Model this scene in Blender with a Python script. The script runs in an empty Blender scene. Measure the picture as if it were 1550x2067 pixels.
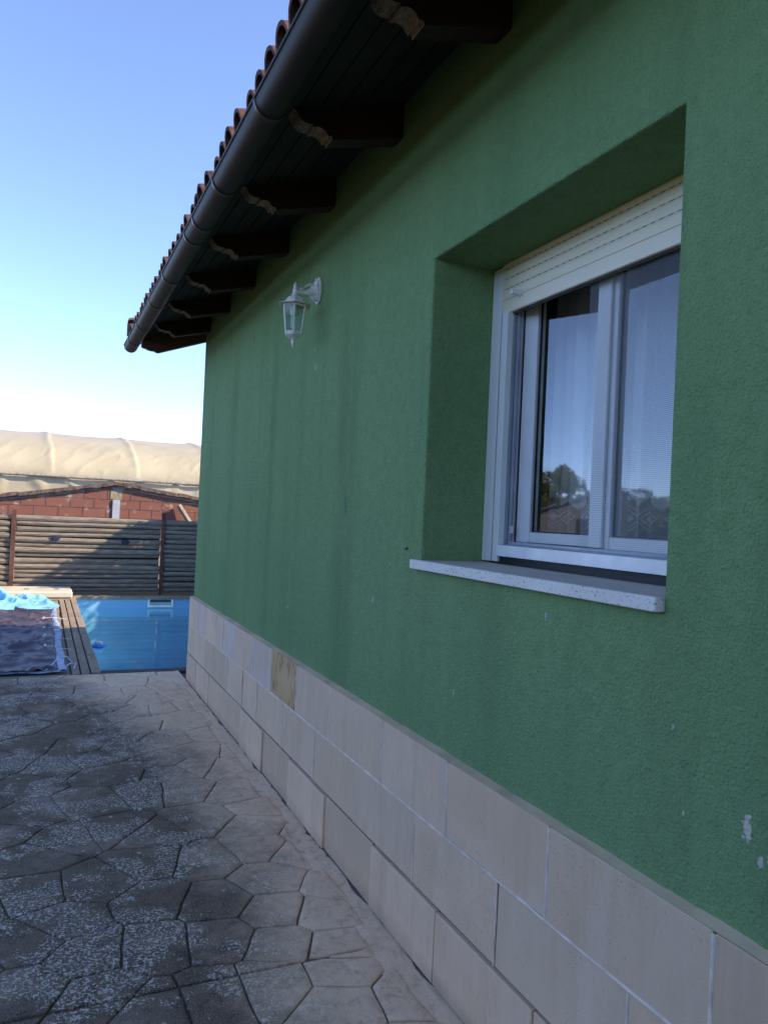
import bpy, bmesh, math, random
from mathutils import Vector, Matrix, noise

random.seed(7)
scene = bpy.context.scene
COL = scene.collection

# ------------------------------------------------------------------ camera
cam_d = bpy.data.cameras.new("camera")
cam = bpy.data.objects.new("camera", cam_d)
COL.objects.link(cam)
r_ = Vector((0.91099627, -0.40987618, 0.04568715))
u_ = Vector((-0.04454124, 0.01234865, 0.99893122))
f_ = Vector((0.41000229, 0.91205758, 0.00700682))
M = Matrix((r_, u_, -f_)).transposed().to_4x4()
M.translation = Vector((-1.29217857, 0.0, 1.55))
cam.matrix_world = M
cam_d.sensor_fit = 'AUTO'
cam_d.sensor_width = 36.0
cam_d.lens = 1536.357 / 2067.0 * 36.0
cam_d.clip_start = 0.05
cam_d.clip_end = 3000.0
scene.camera = cam

# ------------------------------------------------------------------ sky, sun, exposure
SUN_R, SUN_K = 1.5, 0.7            # sun vector (+1.5, -0.7, +1)
sun_dir = Vector((SUN_R, -SUN_K, 1.0)).normalized()
elev = math.asin(sun_dir.z)
world = bpy.data.worlds.new("World")
scene.world = world
world.use_nodes = True
wn = world.node_tree.nodes
wl = world.node_tree.links
wn.clear()
wo = wn.new('ShaderNodeOutputWorld')
bg = wn.new('ShaderNodeBackground')
sky = wn.new('ShaderNodeTexSky')
sky.sky_type = 'NISHITA'
sky.sun_disc = False
sky.sun_elevation = elev
sky.sun_rotation = math.atan2(sun_dir.x, sun_dir.y)
sky.altitude = 6000
sky.air_density = 1.0
sky.dust_density = 0.0
sky.ozone_density = 6.0
bg.inputs['Strength'].default_value = 0.15
tint = wn.new('ShaderNodeMix'); tint.data_type = 'RGBA'; tint.blend_type = 'MULTIPLY'
tint.inputs[0].default_value = 1.0
tint.inputs[7].default_value = (1.30, 0.99, 0.84, 1)      # the camera's warm daylight balance, the whole sky alike
wl.new(sky.outputs[0], tint.inputs[6])
wl.new(tint.outputs[2], bg.inputs['Color'])
wl.new(bg.outputs[0], wo.inputs['Surface'])

sun_l = bpy.data.lights.new("sun", 'SUN')
sun_l.energy = 2.0
sun_l.angle = math.radians(0.5)
sun_l.color = (1.0, 0.83, 0.62)
sun = bpy.data.objects.new("sun", sun_l)
sun.rotation_euler = sun_dir.to_track_quat('Z', 'Y').to_euler()
sun.location = (20, -5, 20)
COL.objects.link(sun)

scene.view_settings.view_transform = 'Standard'
scene.view_settings.look = 'None'
scene.view_settings.gamma = 1.0
scene.view_settings.exposure = 2.2
scene.view_settings.use_curve_mapping = False
scene.render.engine = 'CYCLES'
scene.cycles.max_bounces = 10
scene.cycles.transparent_max_bounces = 16
scene.cycles.caustics_reflective = False
scene.cycles.caustics_refractive = False
scene.cycles.use_denoising = True


# ================================================================== helpers
class MB:
    """collects polygons for one mesh object"""
    def __init__(self):
        self.v = []; self.f = []; self.m = []; self.cur = 0

    def add(self, vs, fs):
        o = len(self.v)
        self.v += [tuple(p) for p in vs]
        for f in fs:
            self.f.append([o + i for i in f]); self.m.append(self.cur)

    def box(self, x0, x1, y0, y1, z0, z1):
        vs = [(x0, y0, z0), (x1, y0, z0), (x1, y1, z0), (x0, y1, z0), (x0, y0, z1), (x1, y0, z1), (x1, y1, z1), (x0, y1, z1)]
        self.add(vs, [(0, 3, 2, 1), (4, 5, 6, 7), (0, 1, 5, 4), (1, 2, 6, 5), (2, 3, 7, 6), (3, 0, 4, 7)])

    def prism(self, pts, fn, a, b):
        """pts: 2-D polygon, fn(u, v, w) -> 3-D, extruded w = a..b"""
        n = len(pts)
        self.add([fn(u, v, a) for u, v in pts] + [fn(u, v, b) for u, v in pts],
                 [tuple(range(n))[::-1], tuple(range(n, 2 * n))] + [(i, (i + 1) % n, n + (i + 1) % n, n + i) for i in range(n)])

    def tube(self, path, rad, seg=8, caps=True):
        path = [Vector(p) for p in path]
        if not hasattr(rad, '__len__'):
            rad = [rad] * len(path)
        n = len(path); rings = []
        up0 = None
        for i, p in enumerate(path):
            t = (path[min(i + 1, n - 1)] - path[max(i - 1, 0)]).normalized()
            if up0 is None:
                up0 = Vector((0, 0, 1)) if abs(t.z) < 0.9 else Vector((1, 0, 0))
            s = t.cross(up0).normalized(); u = s.cross(t).normalized(); up0 = u
            rings.append([p + (s * math.cos(2 * math.pi * k / seg) + u * math.sin(2 * math.pi * k / seg)) * rad[i] for k in range(seg)])
        fs = []
        for i in range(n - 1):
            for k in range(seg):
                k2 = (k + 1) % seg
                fs.append((i * seg + k, i * seg + k2, (i + 1) * seg + k2, (i + 1) * seg + k))
        if caps:
            fs.append(tuple(range(seg))[::-1]); fs.append(tuple(range((n - 1) * seg, n * seg)))
        self.add([q for r in rings for q in r], fs)

    def lathe(self, prof, c, seg=12, rot=0.0):
        """prof: (radius, z) list round a vertical axis through c"""
        n = len(prof); vs = []; fs = []
        for rr, zz in prof:
            for k in range(seg):
                a = rot + 2 * math.pi * k / seg
                vs.append((c[0] + rr * math.cos(a), c[1] + rr * math.sin(a), zz))
        for i in range(n - 1):
            for k in range(seg):
                k2 = (k + 1) % seg
                fs.append((i * seg + k, i * seg + k2, (i + 1) * seg + k2, (i + 1) * seg + k))
        fs.append(tuple(range(seg))[::-1]); fs.append(tuple(range((n - 1) * seg, n * seg)))
        self.add(vs, fs)

    def grid(self, nu, nv, fn):
        vs = [fn(i / nu, j / nv) for j in range(nv + 1) for i in range(nu + 1)]
        fs = [(j * (nu + 1) + i, j * (nu + 1) + i + 1, (j + 1) * (nu + 1) + i + 1, (j + 1) * (nu + 1) + i) for j in range(nv) for i in range(nu)]
        self.add(vs, fs)

    def build(self, name, mats, parent=None, smooth=False, bevel=0.0, fix=True):
        me = bpy.data.meshes.new(name)
        me.from_pydata(self.v, [], self.f)
        if not isinstance(mats, (list, tuple)):
            mats = [mats]
        for m in mats:
            me.materials.append(m)
        if len(mats) > 1:
            me.polygons.foreach_set('material_index', self.m)
        if fix or bevel:
            bm = bmesh.new(); bm.from_mesh(me)
            if bevel:
                bmesh.ops.bevel(bm, geom=bm.edges[:], offset=bevel, segments=1, affect='EDGES', clamp_overlap=True)
            bmesh.ops.recalc_face_normals(bm, faces=bm.faces[:])
            bm.to_mesh(me); bm.free()
        if smooth:
            me.polygons.foreach_set('use_smooth', [True] * len(me.polygons))
            if smooth == 'auto':
                me.set_sharp_from_angle(angle=math.radians(35))
        me.update()
        o = bpy.data.objects.new(name, me)
        COL.objects.link(o)
        if parent:
            o.parent = parent
        return o


def tag(o, label=None, cat=None, group=None, kind=None):
    if label: o['label'] = label
    if cat: o['category'] = cat
    if group: o['group'] = group
    if kind: o['kind'] = kind
    return o


def thing(name, label, cat, group=None):
    o = bpy.data.objects.new(name, None)
    o.empty_display_size = 0.1
    COL.objects.link(o)
    return tag(o, label, cat, group)


def child(o, parent):
    o.parent = parent
    return o


def dup(o, parent=None, loc=None):
    c = o.copy(); COL.objects.link(c)
    if parent: c.parent = parent
    if loc is not None: c.location = loc
    return c


def clip_poly(poly, nx, ny, d):
    """keep nx*x + ny*y <= d"""
    out = []
    for i in range(len(poly)):
        a = poly[i]; b = poly[(i + 1) % len(poly)]
        sa = nx * a[0] + ny * a[1] - d; sb = nx * b[0] + ny * b[1] - d
        if sa <= 0: out.append(a)
        if (sa < 0 < sb) or (sb < 0 < sa):
            t = sa / (sa - sb)
            out.append((a[0] + t * (b[0] - a[0]), a[1] + t * (b[1] - a[1])))
    return out


# ------------------------------------------------------------------ materials
class NT:
    def __init__(self, name):
        self.mat = bpy.data.materials.new(name)
        self.mat.use_nodes = True
        self.t = self.mat.node_tree
        self.n = self.t.nodes; self.l = self.t.links
        self.bsdf = self.n.get('Principled BSDF')
        self.out = self.n.get('Material Output')
        self.pos = None

    def _set(self, sock, v):
        if isinstance(v, bpy.types.NodeSocket):
            self.l.new(v, sock)
        elif v is not None:
            if sock.type == 'RGBA' and len(v) == 3:
                v = (*v, 1)
            sock.default_value = v

    def P(self):
        if self.pos is None:
            g = self.n.new('ShaderNodeNewGeometry'); self.pos = g.outputs['Position']
        return self.pos

    def obj(self):
        return self.n.new('ShaderNodeTexCoord').outputs['Object']

    def scaled(self, sc, vec=None):
        m = self.n.new('ShaderNodeVectorMath'); m.operation = 'MULTIPLY'
        self._set(m.inputs[0], vec or self.P()); m.inputs[1].default_value = sc
        return m.outputs[0]

    def noise(self, scale, detail=3, rough=0.5, vec=None, dist=0.0):
        x = self.n.new('ShaderNodeTexNoise')
        self._set(x.inputs['Vector'], vec or self.P())
        x.inputs['Scale'].default_value = scale; x.inputs['Detail'].default_value = detail
        x.inputs['Roughness'].default_value = rough; x.inputs['Distortion'].default_value = dist
        return x.outputs[0]

    def voronoi(self, scale, vec=None, feature='F1', out='Distance', rand=1.0):
        x = self.n.new('ShaderNodeTexVoronoi'); x.feature = feature
        self._set(x.inputs['Vector'], vec or self.P())
        x.inputs['Scale'].default_value = scale; x.inputs['Randomness'].default_value = rand
        return x.outputs[out]

    def math(self, op, a, b=None, c=None):
        x = self.n.new('ShaderNodeMath'); x.operation = op
        self._set(x.inputs[0], a); self._set(x.inputs[1], b)
        if c is not None: self._set(x.inputs[2], c)
        return x.outputs[0]

    def rng(self, v, a, b, lo=0.0, hi=1.0):
        x = self.n.new('ShaderNodeMapRange'); x.clamp = True
        self._set(x.inputs[0], v)
        for i, q in enumerate((a, b, lo, hi)):
            x.inputs[i + 1].default_value = q
        return x.outputs[0]

    def mix(self, fac, a, b, blend='MIX'):
        x = self.n.new('ShaderNodeMix'); x.data_type = 'RGBA'; x.blend_type = blend
        self._set(x.inputs[0], fac); self._set(x.inputs[6], a); self._set(x.inputs[7], b)
        return x.outputs[2]

    def xyz(self, vec=None):
        x = self.n.new('ShaderNodeSeparateXYZ'); self._set(x.inputs[0], vec or self.P())
        return x.outputs

    def rand(self):
        return self.n.new('ShaderNodeObjectInfo').outputs['Random']

    def bump(self, h, strength=0.5, dist=0.003, normal=None):
        x = self.n.new('ShaderNodeBump')
        self._set(x.inputs['Height'], h); x.inputs['Strength'].default_value = strength; x.inputs['Distance'].default_value = dist
        if normal is not None: self._set(x.inputs['Normal'], normal)
        return x.outputs[0]

    def fin(self, color=None, rough=0.8, normal=None, metal=0.0, spec=0.4):
        b = self.bsdf
        self._set(b.inputs['Base Color'], color); self._set(b.inputs['Roughness'], rough)
        b.inputs['Metallic'].default_value = metal
        b.inputs['Specular IOR Level'].default_value = spec
        if normal is not None: self._set(b.inputs['Normal'], normal)
        return self.mat


def simple(name, col, rough=0.6, metal=0.0, var=0.12, nscale=8.0, bump=0.0, bscale=60.0, spec=0.4):
    t = NT(name)
    n = t.noise(nscale, 4)
    dark = tuple(c * (1 - var) for c in col); light = tuple(min(1, c * (1 + var)) for c in col)
    c = t.mix(t.rng(n, .3, .7), dark, light)
    nrm = t.bump(t.noise(bscale, 3), bump, .002) if bump else None
    return t.fin(c, rough, nrm, metal, spec)


# --- stucco
def stucco_material():
    t = NT('green_stucco')
    P = t.P(); x, y, z = t.xyz()
    grain = t.noise(125, 3, .6)
    grain2 = t.noise(60, 2, .5)
    base = t.mix(t.rng(t.noise(1.3, 4), .3, .7), (.186, .312, .130), (.228, .354, .152))
    # faded, drier zones
    base = t.mix(t.math('MULTIPLY', t.rng(t.noise(.55, 3), .42, .7), .55), base, (.248, .365, .165))
    base = t.mix(t.math('MULTIPLY', t.rng(t.noise(24, 4, .65), .42, .72), .36), base, (.115, .215, .085))
    # rain streaks running down the wall
    sv = t.scaled((3.0, 3.0, .16))
    st = t.rng(t.noise(1.6, 4, .6, sv), .5, .75)
    base = t.mix(t.math('MULTIPLY', st, .32), base, (.100, .178, .074))
    wob = t.math('MULTIPLY', t.math('SUBTRACT', t.noise(2.6, 4, .6), .5), .26)
    for yc, w, a in ((5.72, .10, .45), (4.62, .07, .55), (3.38, .10, .55), (3.22, .05, .3), (4.06, .05, .25), (2.02, .12, .2), (6.45, .07, .3)):
        d = t.math('ABSOLUTE', t.math('ADD', t.math('SUBTRACT', y, yc), wob))
        m = t.math('MULTIPLY', t.rng(d, 0, w * 1.5, 1, 0), t.rng(t.noise(2.3, 3), .25, .6, .35, 1))
        m = t.math('MULTIPLY', m, t.math('MULTIPLY', t.rng(z, 2.95, 2.4), a * .75))
        base = t.mix(m, base, (.096, .170, .070))
    base = t.mix(t.math('MULTIPLY', t.rng(t.math('ADD', z, t.math('MULTIPLY', t.noise(1.2, 4, .6), .9)), 2.0, 1.1), .3), base, (.110, .250, .125))      # darker, bluer green towards the foot of the wall
    # olive grime with eave shade painted in, in the band under the eave
    grime_shade = t.math('MULTIPLY', t.rng(t.math('ADD', z, t.math('MULTIPLY', t.noise(1.7, 4), .35)), 2.75, 3.45), .45)
    base = t.mix(grime_shade, base, (.10, .145, .04))
    # dark pits of the rough finish
    pit = t.rng(t.noise(240, 3, .6), .56, .70)
    base = t.mix(t.math('MULTIPLY', pit, .75), base, (.034, .068, .032))
    hi = t.rng(t.noise(95, 2, .5), .56, .72)
    base = t.mix(t.math('MULTIPLY', hi, .22), base, (.27, .39, .19))
    # chipped paint and droppings
    nz = t.math('MULTIPLY', t.math('SUBTRACT', t.noise(75, 3), .5), 2.0)
    nz2 = t.math('MULTIPLY', t.math('SUBTRACT', t.noise(26, 2), .5), 1.6)
    marks = [(1.068, .972, .011, .024, (.66, .56, .46)), (1.033, .921, .007, .013, (.55, .48, .40)), (1.004, .926, .030, .0055, (.64, .55, .46)),
             (1.267, 1.118, .004, .007, (.40, .42, .38)), (2.237, .967, .002, .014, (.50, .56, .50)), (2.95, 1.195, .010, .016, (.34, .46, .38)),
             (1.746, 1.294, .004, .012, (.36, .46, .42)), (3.844, 2.328, .006, .016, (.56, .62, .56)), (3.883, 2.43, .004, .010, (.5, .56, .5)),
             (1.228, .942, .003, .006, (.60, .62, .60)), (4.147, 1.019, .004, .010, (.5, .55, .5)), (3.314, 1.60, .018, .05, (.10, .22, .13)),
             (5.579, 2.95, .016, .07, (.20, .20, .11)), (5.9, 2.86, .018, .05, (.16, .17, .09)), (6.5, 2.86, .03, .08, (.24, .20, .13)), (6.86, 2.84, .05, .06, (.24, .20, .15)),
             (6.25, 2.93, .012, .08, (.20, .19, .11)), (2.16, 2.56, .012, .012, (.22, .26, .2)), (5.2, 2.75, .012, .04, (.18, .2, .11))]
    for my, mz, a, b, c in marks:
        dy = t.math('DIVIDE', t.math('SUBTRACT', y, my), a)
        dz = t.math('DIVIDE', t.math('SUBTRACT', z, mz), b)
        d = t.math('SQRT', t.math('ADD', t.math('MULTIPLY', dy, dy), t.math('MULTIPLY', dz, dz)))
        d = t.math('ADD', t.math('ADD', d, nz), nz2)
        base = t.mix(t.rng(d, .75, 1.05, .95, 0), base, c)
    h = t.math('ADD', grain, t.math('MULTIPLY', grain2, .8))
    n = t.bump(h, 1.0, .0075)
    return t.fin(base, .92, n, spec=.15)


def stone_material(name, a, b, vein, speck=0.3, veinamt=.35, vscale=5.0):
    t = NT(name)
    r = t.rand()
    off = t.n.new('ShaderNodeVectorMath'); off.operation = 'SCALE'
    off.inputs[0].default_value = (31.0, 17.0, 43.0); t.l.new(r, off.inputs['Scale'])
    ad = t.n.new('ShaderNodeVectorMath'); ad.operation = 'ADD'
    t.l.new(t.P(), ad.inputs[0]); t.l.new(off.outputs[0], ad.inputs[1])
    V = ad.outputs[0]
    c = t.mix(r, a, b)
    r2 = t.math('FRACT', t.math('MULTIPLY', r, 7.31))
    c = t.mix(t.math('MULTIPLY', r2, .22), c, tuple(q * .66 for q in b))
    r3 = t.math('FRACT', t.math('MULTIPLY', r, 13.7))
    c = t.mix(t.math('MULTIPLY', t.rng(r3, .45, 1.0), .4), c, (.62, .42, .24))
    c = t.mix(t.math('MULTIPLY', t.rng(t.noise(3.0, 4, .6, V), .35, .7), .55), c, tuple(q * .84 for q in b))
    c = t.mix(t.math('MULTIPLY', t.rng(t.noise(2.2, 4, .6, V, .8), .50, .70), .6), c, (.60, .41, .25))
    c = t.mix(t.math('MULTIPLY', t.rng(t.noise(1.6, 4, .6, t.scaled((1.0, 6.0, .7), V)), .48, .75), .45), c, (.50, .33, .21))
    c = t.mix(t.math('MULTIPLY', t.rng(t.noise(1.4, 3, .6, t.scaled((1.0, 5.0, .9), V)), .55, .75), .4), c, (.74, .57, .46))
    vv = t.scaled((1.0, 2.2, .55), V)
    vn = t.noise(vscale, 5, .6, vv, 1.6)
    m = t.rng(t.math('ABSOLUTE', t.math('SUBTRACT', vn, .5)), 0, .03, 1, 0)
    c = t.mix(t.math('MULTIPLY', m, veinamt), c, vein)
    sp = t.rng(t.noise(185, 2, .5, V), .64, .72)
    sp = t.math('MULTIPLY', sp, t.rng(t.noise(4, 2, .5, V), .4, .6, .1, 1))
    c = t.mix(t.math('MULTIPLY', sp, speck), c, (.10, .085, .08))
    x, y, z = t.xyz()
    dm = t.math('MULTIPLY', t.rng(t.math('ADD', z, t.math('MULTIPLY', t.noise(9, 4), .10)), .04, .13, 1, 0), .55)
    c = t.mix(dm, c, (.20, .16, .12))
    n = t.bump(t.math('ADD', t.noise(45, 4, .6), t.math('MULTIPLY', sp, -.6)), .25, .003)
    return t.fin(c, .62, n, spec=.3)


def patio_material(name, groove=False):
    t = NT(name)
    x, y, z = t.xyz()
    w = t.math('ADD', x, t.math('MULTIPLY', t.math('SUBTRACT', t.noise(2.4, 4, .6), .5), .75))
    w = t.math('ADD', w, t.math('MULTIPLY', t.math('SUBTRACT', t.noise(14, 3, .6), .5), .22))
    yb = t.rng(y, 5.2, 7.0, 0.0, .55)
    w = t.math('ADD', w, yb)
    w = t.math('ADD', w, t.rng(y, 3.1, 2.3, 0.0, .14))
    weather = t.rng(w, -.20, -.62)                       # 0 clean colour by the wall, 1 weathered open slab
    clean = t.mix(t.rng(t.noise(5, 5, .6), .3, .7), (.70, .485, .315), (.78, .575, .39))
    clean = t.mix(t.math('MULTIPLY', t.rng(t.noise(19, 4, .65, None, .6), .5, .72), .6), clean, (.33, .23, .155))
    dark = t.mix(t.rng(t.noise(7, 4, .6), .3, .7), (.115, .078, .050), (.215, .152, .10))
    dark = t.mix(t.rng(t.noise(3.1, 3), .52, .66), dark, (.30, .215, .155))
    dark = t.mix(t.math('MULTIPLY', t.rng(t.noise(16, 5, .7, None, .5), .5, .68), .7), dark, (.050, .040, .032))
    dark = t.mix(t.math('MULTIPLY', t.rng(t.rand(), .55, 1.0), .15), dark, (.28, .205, .15))
    # aggregate grain
    ag = t.noise(170, 2, .5)
    dark = t.mix(t.rng(ag, .52, .72), dark, (.34, .27, .21))
    dark = t.mix(t.rng(t.noise(120, 2, .5), .40, .26), dark, (.045, .037, .031))
    # lichen: pale flecks in patches
    lp = t.rng(t.math('ADD', t.noise(2.3, 3, .55), t.math('MULTIPLY', t.noise(11, 2), .35)),  .49, .70)
    fv = t.math('ADD', t.noise(88, 3, .62), t.math('MULTIPLY', t.math('SUBTRACT', lp, 1.0), .30))
    fv2 = t.math('ADD', t.noise(40, 3, .7, None, .8), t.math('MULTIPLY', t.math('SUBTRACT', lp, 1.0), .35))
    lf = t.math('MAXIMUM', t.rng(fv, .525, .60), t.rng(fv2, .57, .63))
    dark = t.mix(t.math('MULTIPLY', lf, .8), dark, (.74, .66, .56))
    bl = t.voronoi(17, None)
    bf = t.math('MULTIPLY', t.rng(t.math('ADD', bl, t.math('MULTIPLY', t.noise(60, 3), .6)), .50, .42), t.rng(t.noise(3.7, 2), .50, .58))
    dark = t.mix(t.math('MULTIPLY', bf, .8), dark, (.60, .55, .47))
    # rust coloured lichen
    rl = t.math('MULTIPLY', t.rng(t.noise(75, 2), .62, .70), t.rng(t.noise(2.9, 2, .5, t.scaled((1, 1, 1), t.P())), .50, .62))
    dark = t.mix(t.math('MULTIPLY', rl, .6), dark, (.22, .11, .04))
    c = t.mix(weather, clean, dark)
    if groove:
        c = t.mix(.75, c, (.062, .046, .034))
    n = t.bump(t.math('ADD', t.noise(24, 5, .65), t.math('MULTIPLY', ag, t.math('MULTIPLY', weather, .9))), .8, .009)
    return t.fin(c, .86, n, spec=.25)


def wood_material(name, a, b, scale=(1, 14, 14), rough=.8, knots=True, spec=.25):
    """grain runs along object X"""
    t = NT(name)
    O = t.obj()
    rnd = t.rand()
    V = t.scaled(scale, O)
    off = t.n.new('ShaderNodeVectorMath'); off.operation = 'ADD'
    t.l.new(V, off.inputs[0])
    sc = t.n.new('ShaderNodeVectorMath'); sc.operation = 'SCALE'; sc.inputs[0].default_value = (17, 23, 41); t.l.new(rnd, sc.inputs['Scale'])
    t.l.new(sc.outputs[0], off.inputs[1])
    V = off.outputs[0]
    g = t.noise(3.5, 5, .65, V)
    c = t.mix(t.rng(g, .3, .7), a, b)
    c = t.mix(t.math('MULTIPLY', t.math('SUBTRACT', 1.0, rnd), .35), c, tuple(q * .55 for q in a))
    c = t.mix(t.math('MULTIPLY', t.rng(t.noise(2.0, 4, .6, V), .55, .7), .55), c, tuple(q * .4 for q in a))
    n = t.bump(g, .5, .004)
    return t.fin(c, rough, n, spec=spec)


def glass_material(name, tint=(.86, .9, .9), ior=1.5, boost=1.5, rough=0.0, ripple=None):
    t = NT(name)
    t.n.remove(t.bsdf)
    tr = t.n.new('ShaderNodeBsdfTransparent'); tr.inputs[0].default_value = (*tint, 1)
    gl = t.n.new('ShaderNodeBsdfGlossy'); gl.inputs['Roughness'].default_value = rough; gl.inputs[0].default_value = (.95, .97, 1, 1)
    mx = t.n.new('ShaderNodeMixShader')
    g = t.n.new('ShaderNodeNewGeometry')
    nrm = g.outputs['Normal']
    if ripple:
        nrm = t.bump(t.noise(ripple[0], 2, .5), ripple[1], .01)
        t.l.new(nrm, gl.inputs['Normal'])
    dt = t.n.new('ShaderNodeVectorMath'); dt.operation = 'DOT_PRODUCT'
    t.l.new(nrm, dt.inputs[0]); t.l.new(g.outputs['Incoming'], dt.inputs[1])
    f0 = ((ior - 1) / (ior + 1)) ** 2
    p5 = t.math('POWER', t.math('SUBTRACT', 1.0, t.math('MINIMUM', t.math('ABSOLUTE', dt.outputs['Value']), 1.0)), 5.0)
    f = t.math('MINIMUM', t.math('MULTIPLY', t.math('ADD', t.math('MULTIPLY', p5, 1 - f0), f0), boost), 1.0)
    t.l.new(f, mx.inputs[0]); t.l.new(tr.outputs[0], mx.inputs[1]); t.l.new(gl.outputs[0], mx.inputs[2])
    t.l.new(mx.outputs[0], t.out.inputs['Surface'])
    return t.mat


def cloth_material(name, col, trans=.4, transl=.4, pattern=False):
    t = NT(name)
    t.n.remove(t.bsdf)
    df = t.n.new('ShaderNodeBsdfDiffuse'); df.inputs[0].default_value = (*col, 1)
    tl = t.n.new('ShaderNodeBsdfTranslucent'); tl.inputs[0].default_value = (*col, 1)
    tp = t.n.new('ShaderNodeBsdfTransparent')
    m1 = t.n.new('ShaderNodeMixShader'); m1.inputs[0].default_value = transl
    t.l.new(df.outputs[0], m1.inputs[1]); t.l.new(tl.outputs[0], m1.inputs[2])
    m2 = t.n.new('ShaderNodeMixShader'); m2.inputs[0].default_value = trans
    if pattern:
        x, y, z = t.xyz()
        # rows of net diamonds with solid centres
        u = t.math('MULTIPLY', y, 1 / .105); u = t.math('SUBTRACT', t.math('FRACT', u), .5); u = t.math('MULTIPLY', u, .105)
        zz = t.math('SUBTRACT', z, 1.585)
        d = t.math('ADD', t.math('ABSOLUTE', u), t.math('ABSOLUTE', zz))
        solid = t.rng(d, .013, .016, 1, 0)
        ring = t.rng(t.math('ABSOLUTE', t.math('SUBTRACT', d, .030)), .0015, .003, 1, 0)
        ring2 = t.rng(t.math('ABSOLUTE', t.math('SUBTRACT', d, .046)), .001, .0025, 1, 0)
        net = t.math('MAXIMUM', t.math('MAXIMUM', solid, ring), ring2)
        netz = t.rng(t.math('SUBTRACT', z, t.math('MULTIPLY', t.math('ABSOLUTE', u), -1.0)), 1.66, 1.67, 1, 0)
        open_ = t.math('MULTIPLY', netz, t.math('SUBTRACT', 1.0, net))
        f = t.math('ADD', t.math('MULTIPLY', open_, .66), trans)
        t.l.new(f, m2.inputs[0])
    t.l.new(m1.outputs[0], m2.inputs[1]); t.l.new(tp.outputs[0], m2.inputs[2])
    t.l.new(m2.outputs[0], t.out.inputs['Surface'])
    return t.mat


def leaf_material(name, a, b):
    t = NT(name)
    c = t.mix(t.rng(t.noise(1.6, 4), .35, .65), a, b)
    return t.fin(c, .6, spec=.3)


MT = {}
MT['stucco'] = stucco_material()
MT['inner'] = simple('interior_plaster', (.42, .40, .37), .9)
MT['stone'] = stone_material('pale_sandstone', (.78, .54, .36), (.72, .51, .36), (.50, .34, .22), .45, .2)
MT['stone_speck'] = stone_material('speckled_sandstone', (.75, .53, .36), (.72, .515, .36), (.50, .34, .22), 0.75, .10)
MT['stone_ochre'] = stone_material('ochre_veined_sandstone', (.56, .34, .14), (.62, .39, .17), (.16, .08, .03), .3, .85, 2.0)
MT['stone_tan'] = stone_material('tan_stained_sandstone', (.60, .42, .28), (.63, .45, .31), (.40, .27, .16), .4, .16, 1.8)
MT['stone_white'] = stone_material('white_veined_sandstone', (.68, .52, .43), (.66, .51, .41), (.50, .37, .27), .3, .25, 3.0)
MT['grout'] = simple('white_grout', (.72, .59, .47), .9, bump=.4, bscale=90, var=.2, nscale=20)
MT['bed'] = simple('dark_mortar_bed', (.11, .095, .085), .95, bump=.3)
MT['fillet'] = simple('beige_mortar_fillet', (.66, .48, .30), .9, bump=.4, bscale=70, var=.2, nscale=6)
MT['patio'] = patio_material('stamped_concrete')
MT['groove'] = patio_material('stamped_concrete_groove', True)
MT['darkwood'] = wood_material('dark_stained_eave_timber', (.030, .016, .009), (.050, .027, .015), (2, 18, 18), .75)
MT['redwood'] = wood_material('red_brown_stained_timber', (.105, .042, .022), (.15, .065, .035), (2, 18, 18), .65)
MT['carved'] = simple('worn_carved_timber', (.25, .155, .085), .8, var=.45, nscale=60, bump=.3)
MT['soffit'] = simple('dark_soffit_boards', (.020, .016, .012), .85, var=.3, nscale=5)
MT['gutter'] = simple('brown_coated_gutter_metal', (.024, .012, .007), .55, .0, var=.25, nscale=5, spec=.22)
MT['tile'] = simple('weathered_red_roof_tile', (.115, .052, .042), .9, var=.6, nscale=18, bump=.5, bscale=80)
MT['white'] = simple('white_lacquered_aluminium', (.86, .82, .76), .38, var=.03, nscale=4)
MT['cream'] = simple('cream_shutter_plastic', (.84, .73, .53), .5, var=.06, nscale=3)
MT['pvc'] = simple('grey_white_window_profile', (.74, .71, .68), .4, var=.04)
MT['sill'] = None
MT['rubber'] = simple('black_gasket', (.012, .012, .013), .6)
MT['glass'] = glass_material('window_glass', (.95, .965, .965), 1.5, 2.6, .022)
MT['lampglass'] = glass_material('lamp_glass', (.80, .86, .86), 1.45, 1.2, .05)
MT['curtain'] = cloth_material('sheer_white_curtain', (.90, .88, .82), .03, .35)
MT['lace'] = cloth_material('lace_curtain_hem', (.90, .88, .84), .03, .3, True)
MT['lampwhite'] = simple('weathered_white_lamp_paint', (.82, .77, .72), .5, var=.16, nscale=40, bump=.2)
MT['lamprust'] = simple('rust_edged_lamp_paint', (.62, .54, .42), .6, var=.3, nscale=60)
MT['bulb'] = simple('pale_bulb', (.72, .70, .58), .3)


def sill_material():
    t = NT('speckled_white_terrazzo')
    c = t.mix(t.rng(t.noise(5, 4), .3, .7), (.70, .64, .56), (.78, .72, .64))
    v = t.rng(t.noise(150, 2, .5), .62, .70)
    c = t.mix(t.math('MULTIPLY', v, .8), c, (.15, .14, .13))
    v2 = t.rng(t.voronoi(95), .24, .16)
    c = t.mix(t.math('MULTIPLY', v2, .5), c, (.74, .72, .70))
    x, y, z = t.xyz()
    top = t.math('MULTIPLY', t.rng(x, -.022, -.012), t.rng(z, 1.388, 1.398))
    c = t.mix(t.math('MULTIPLY', top, .55), c, (.40, .33, .26))      # dust lying on the top face
    return t.fin(c, .6, t.bump(t.noise(140, 2), .2, .001))


MT['sill'] = sill_material()


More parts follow.
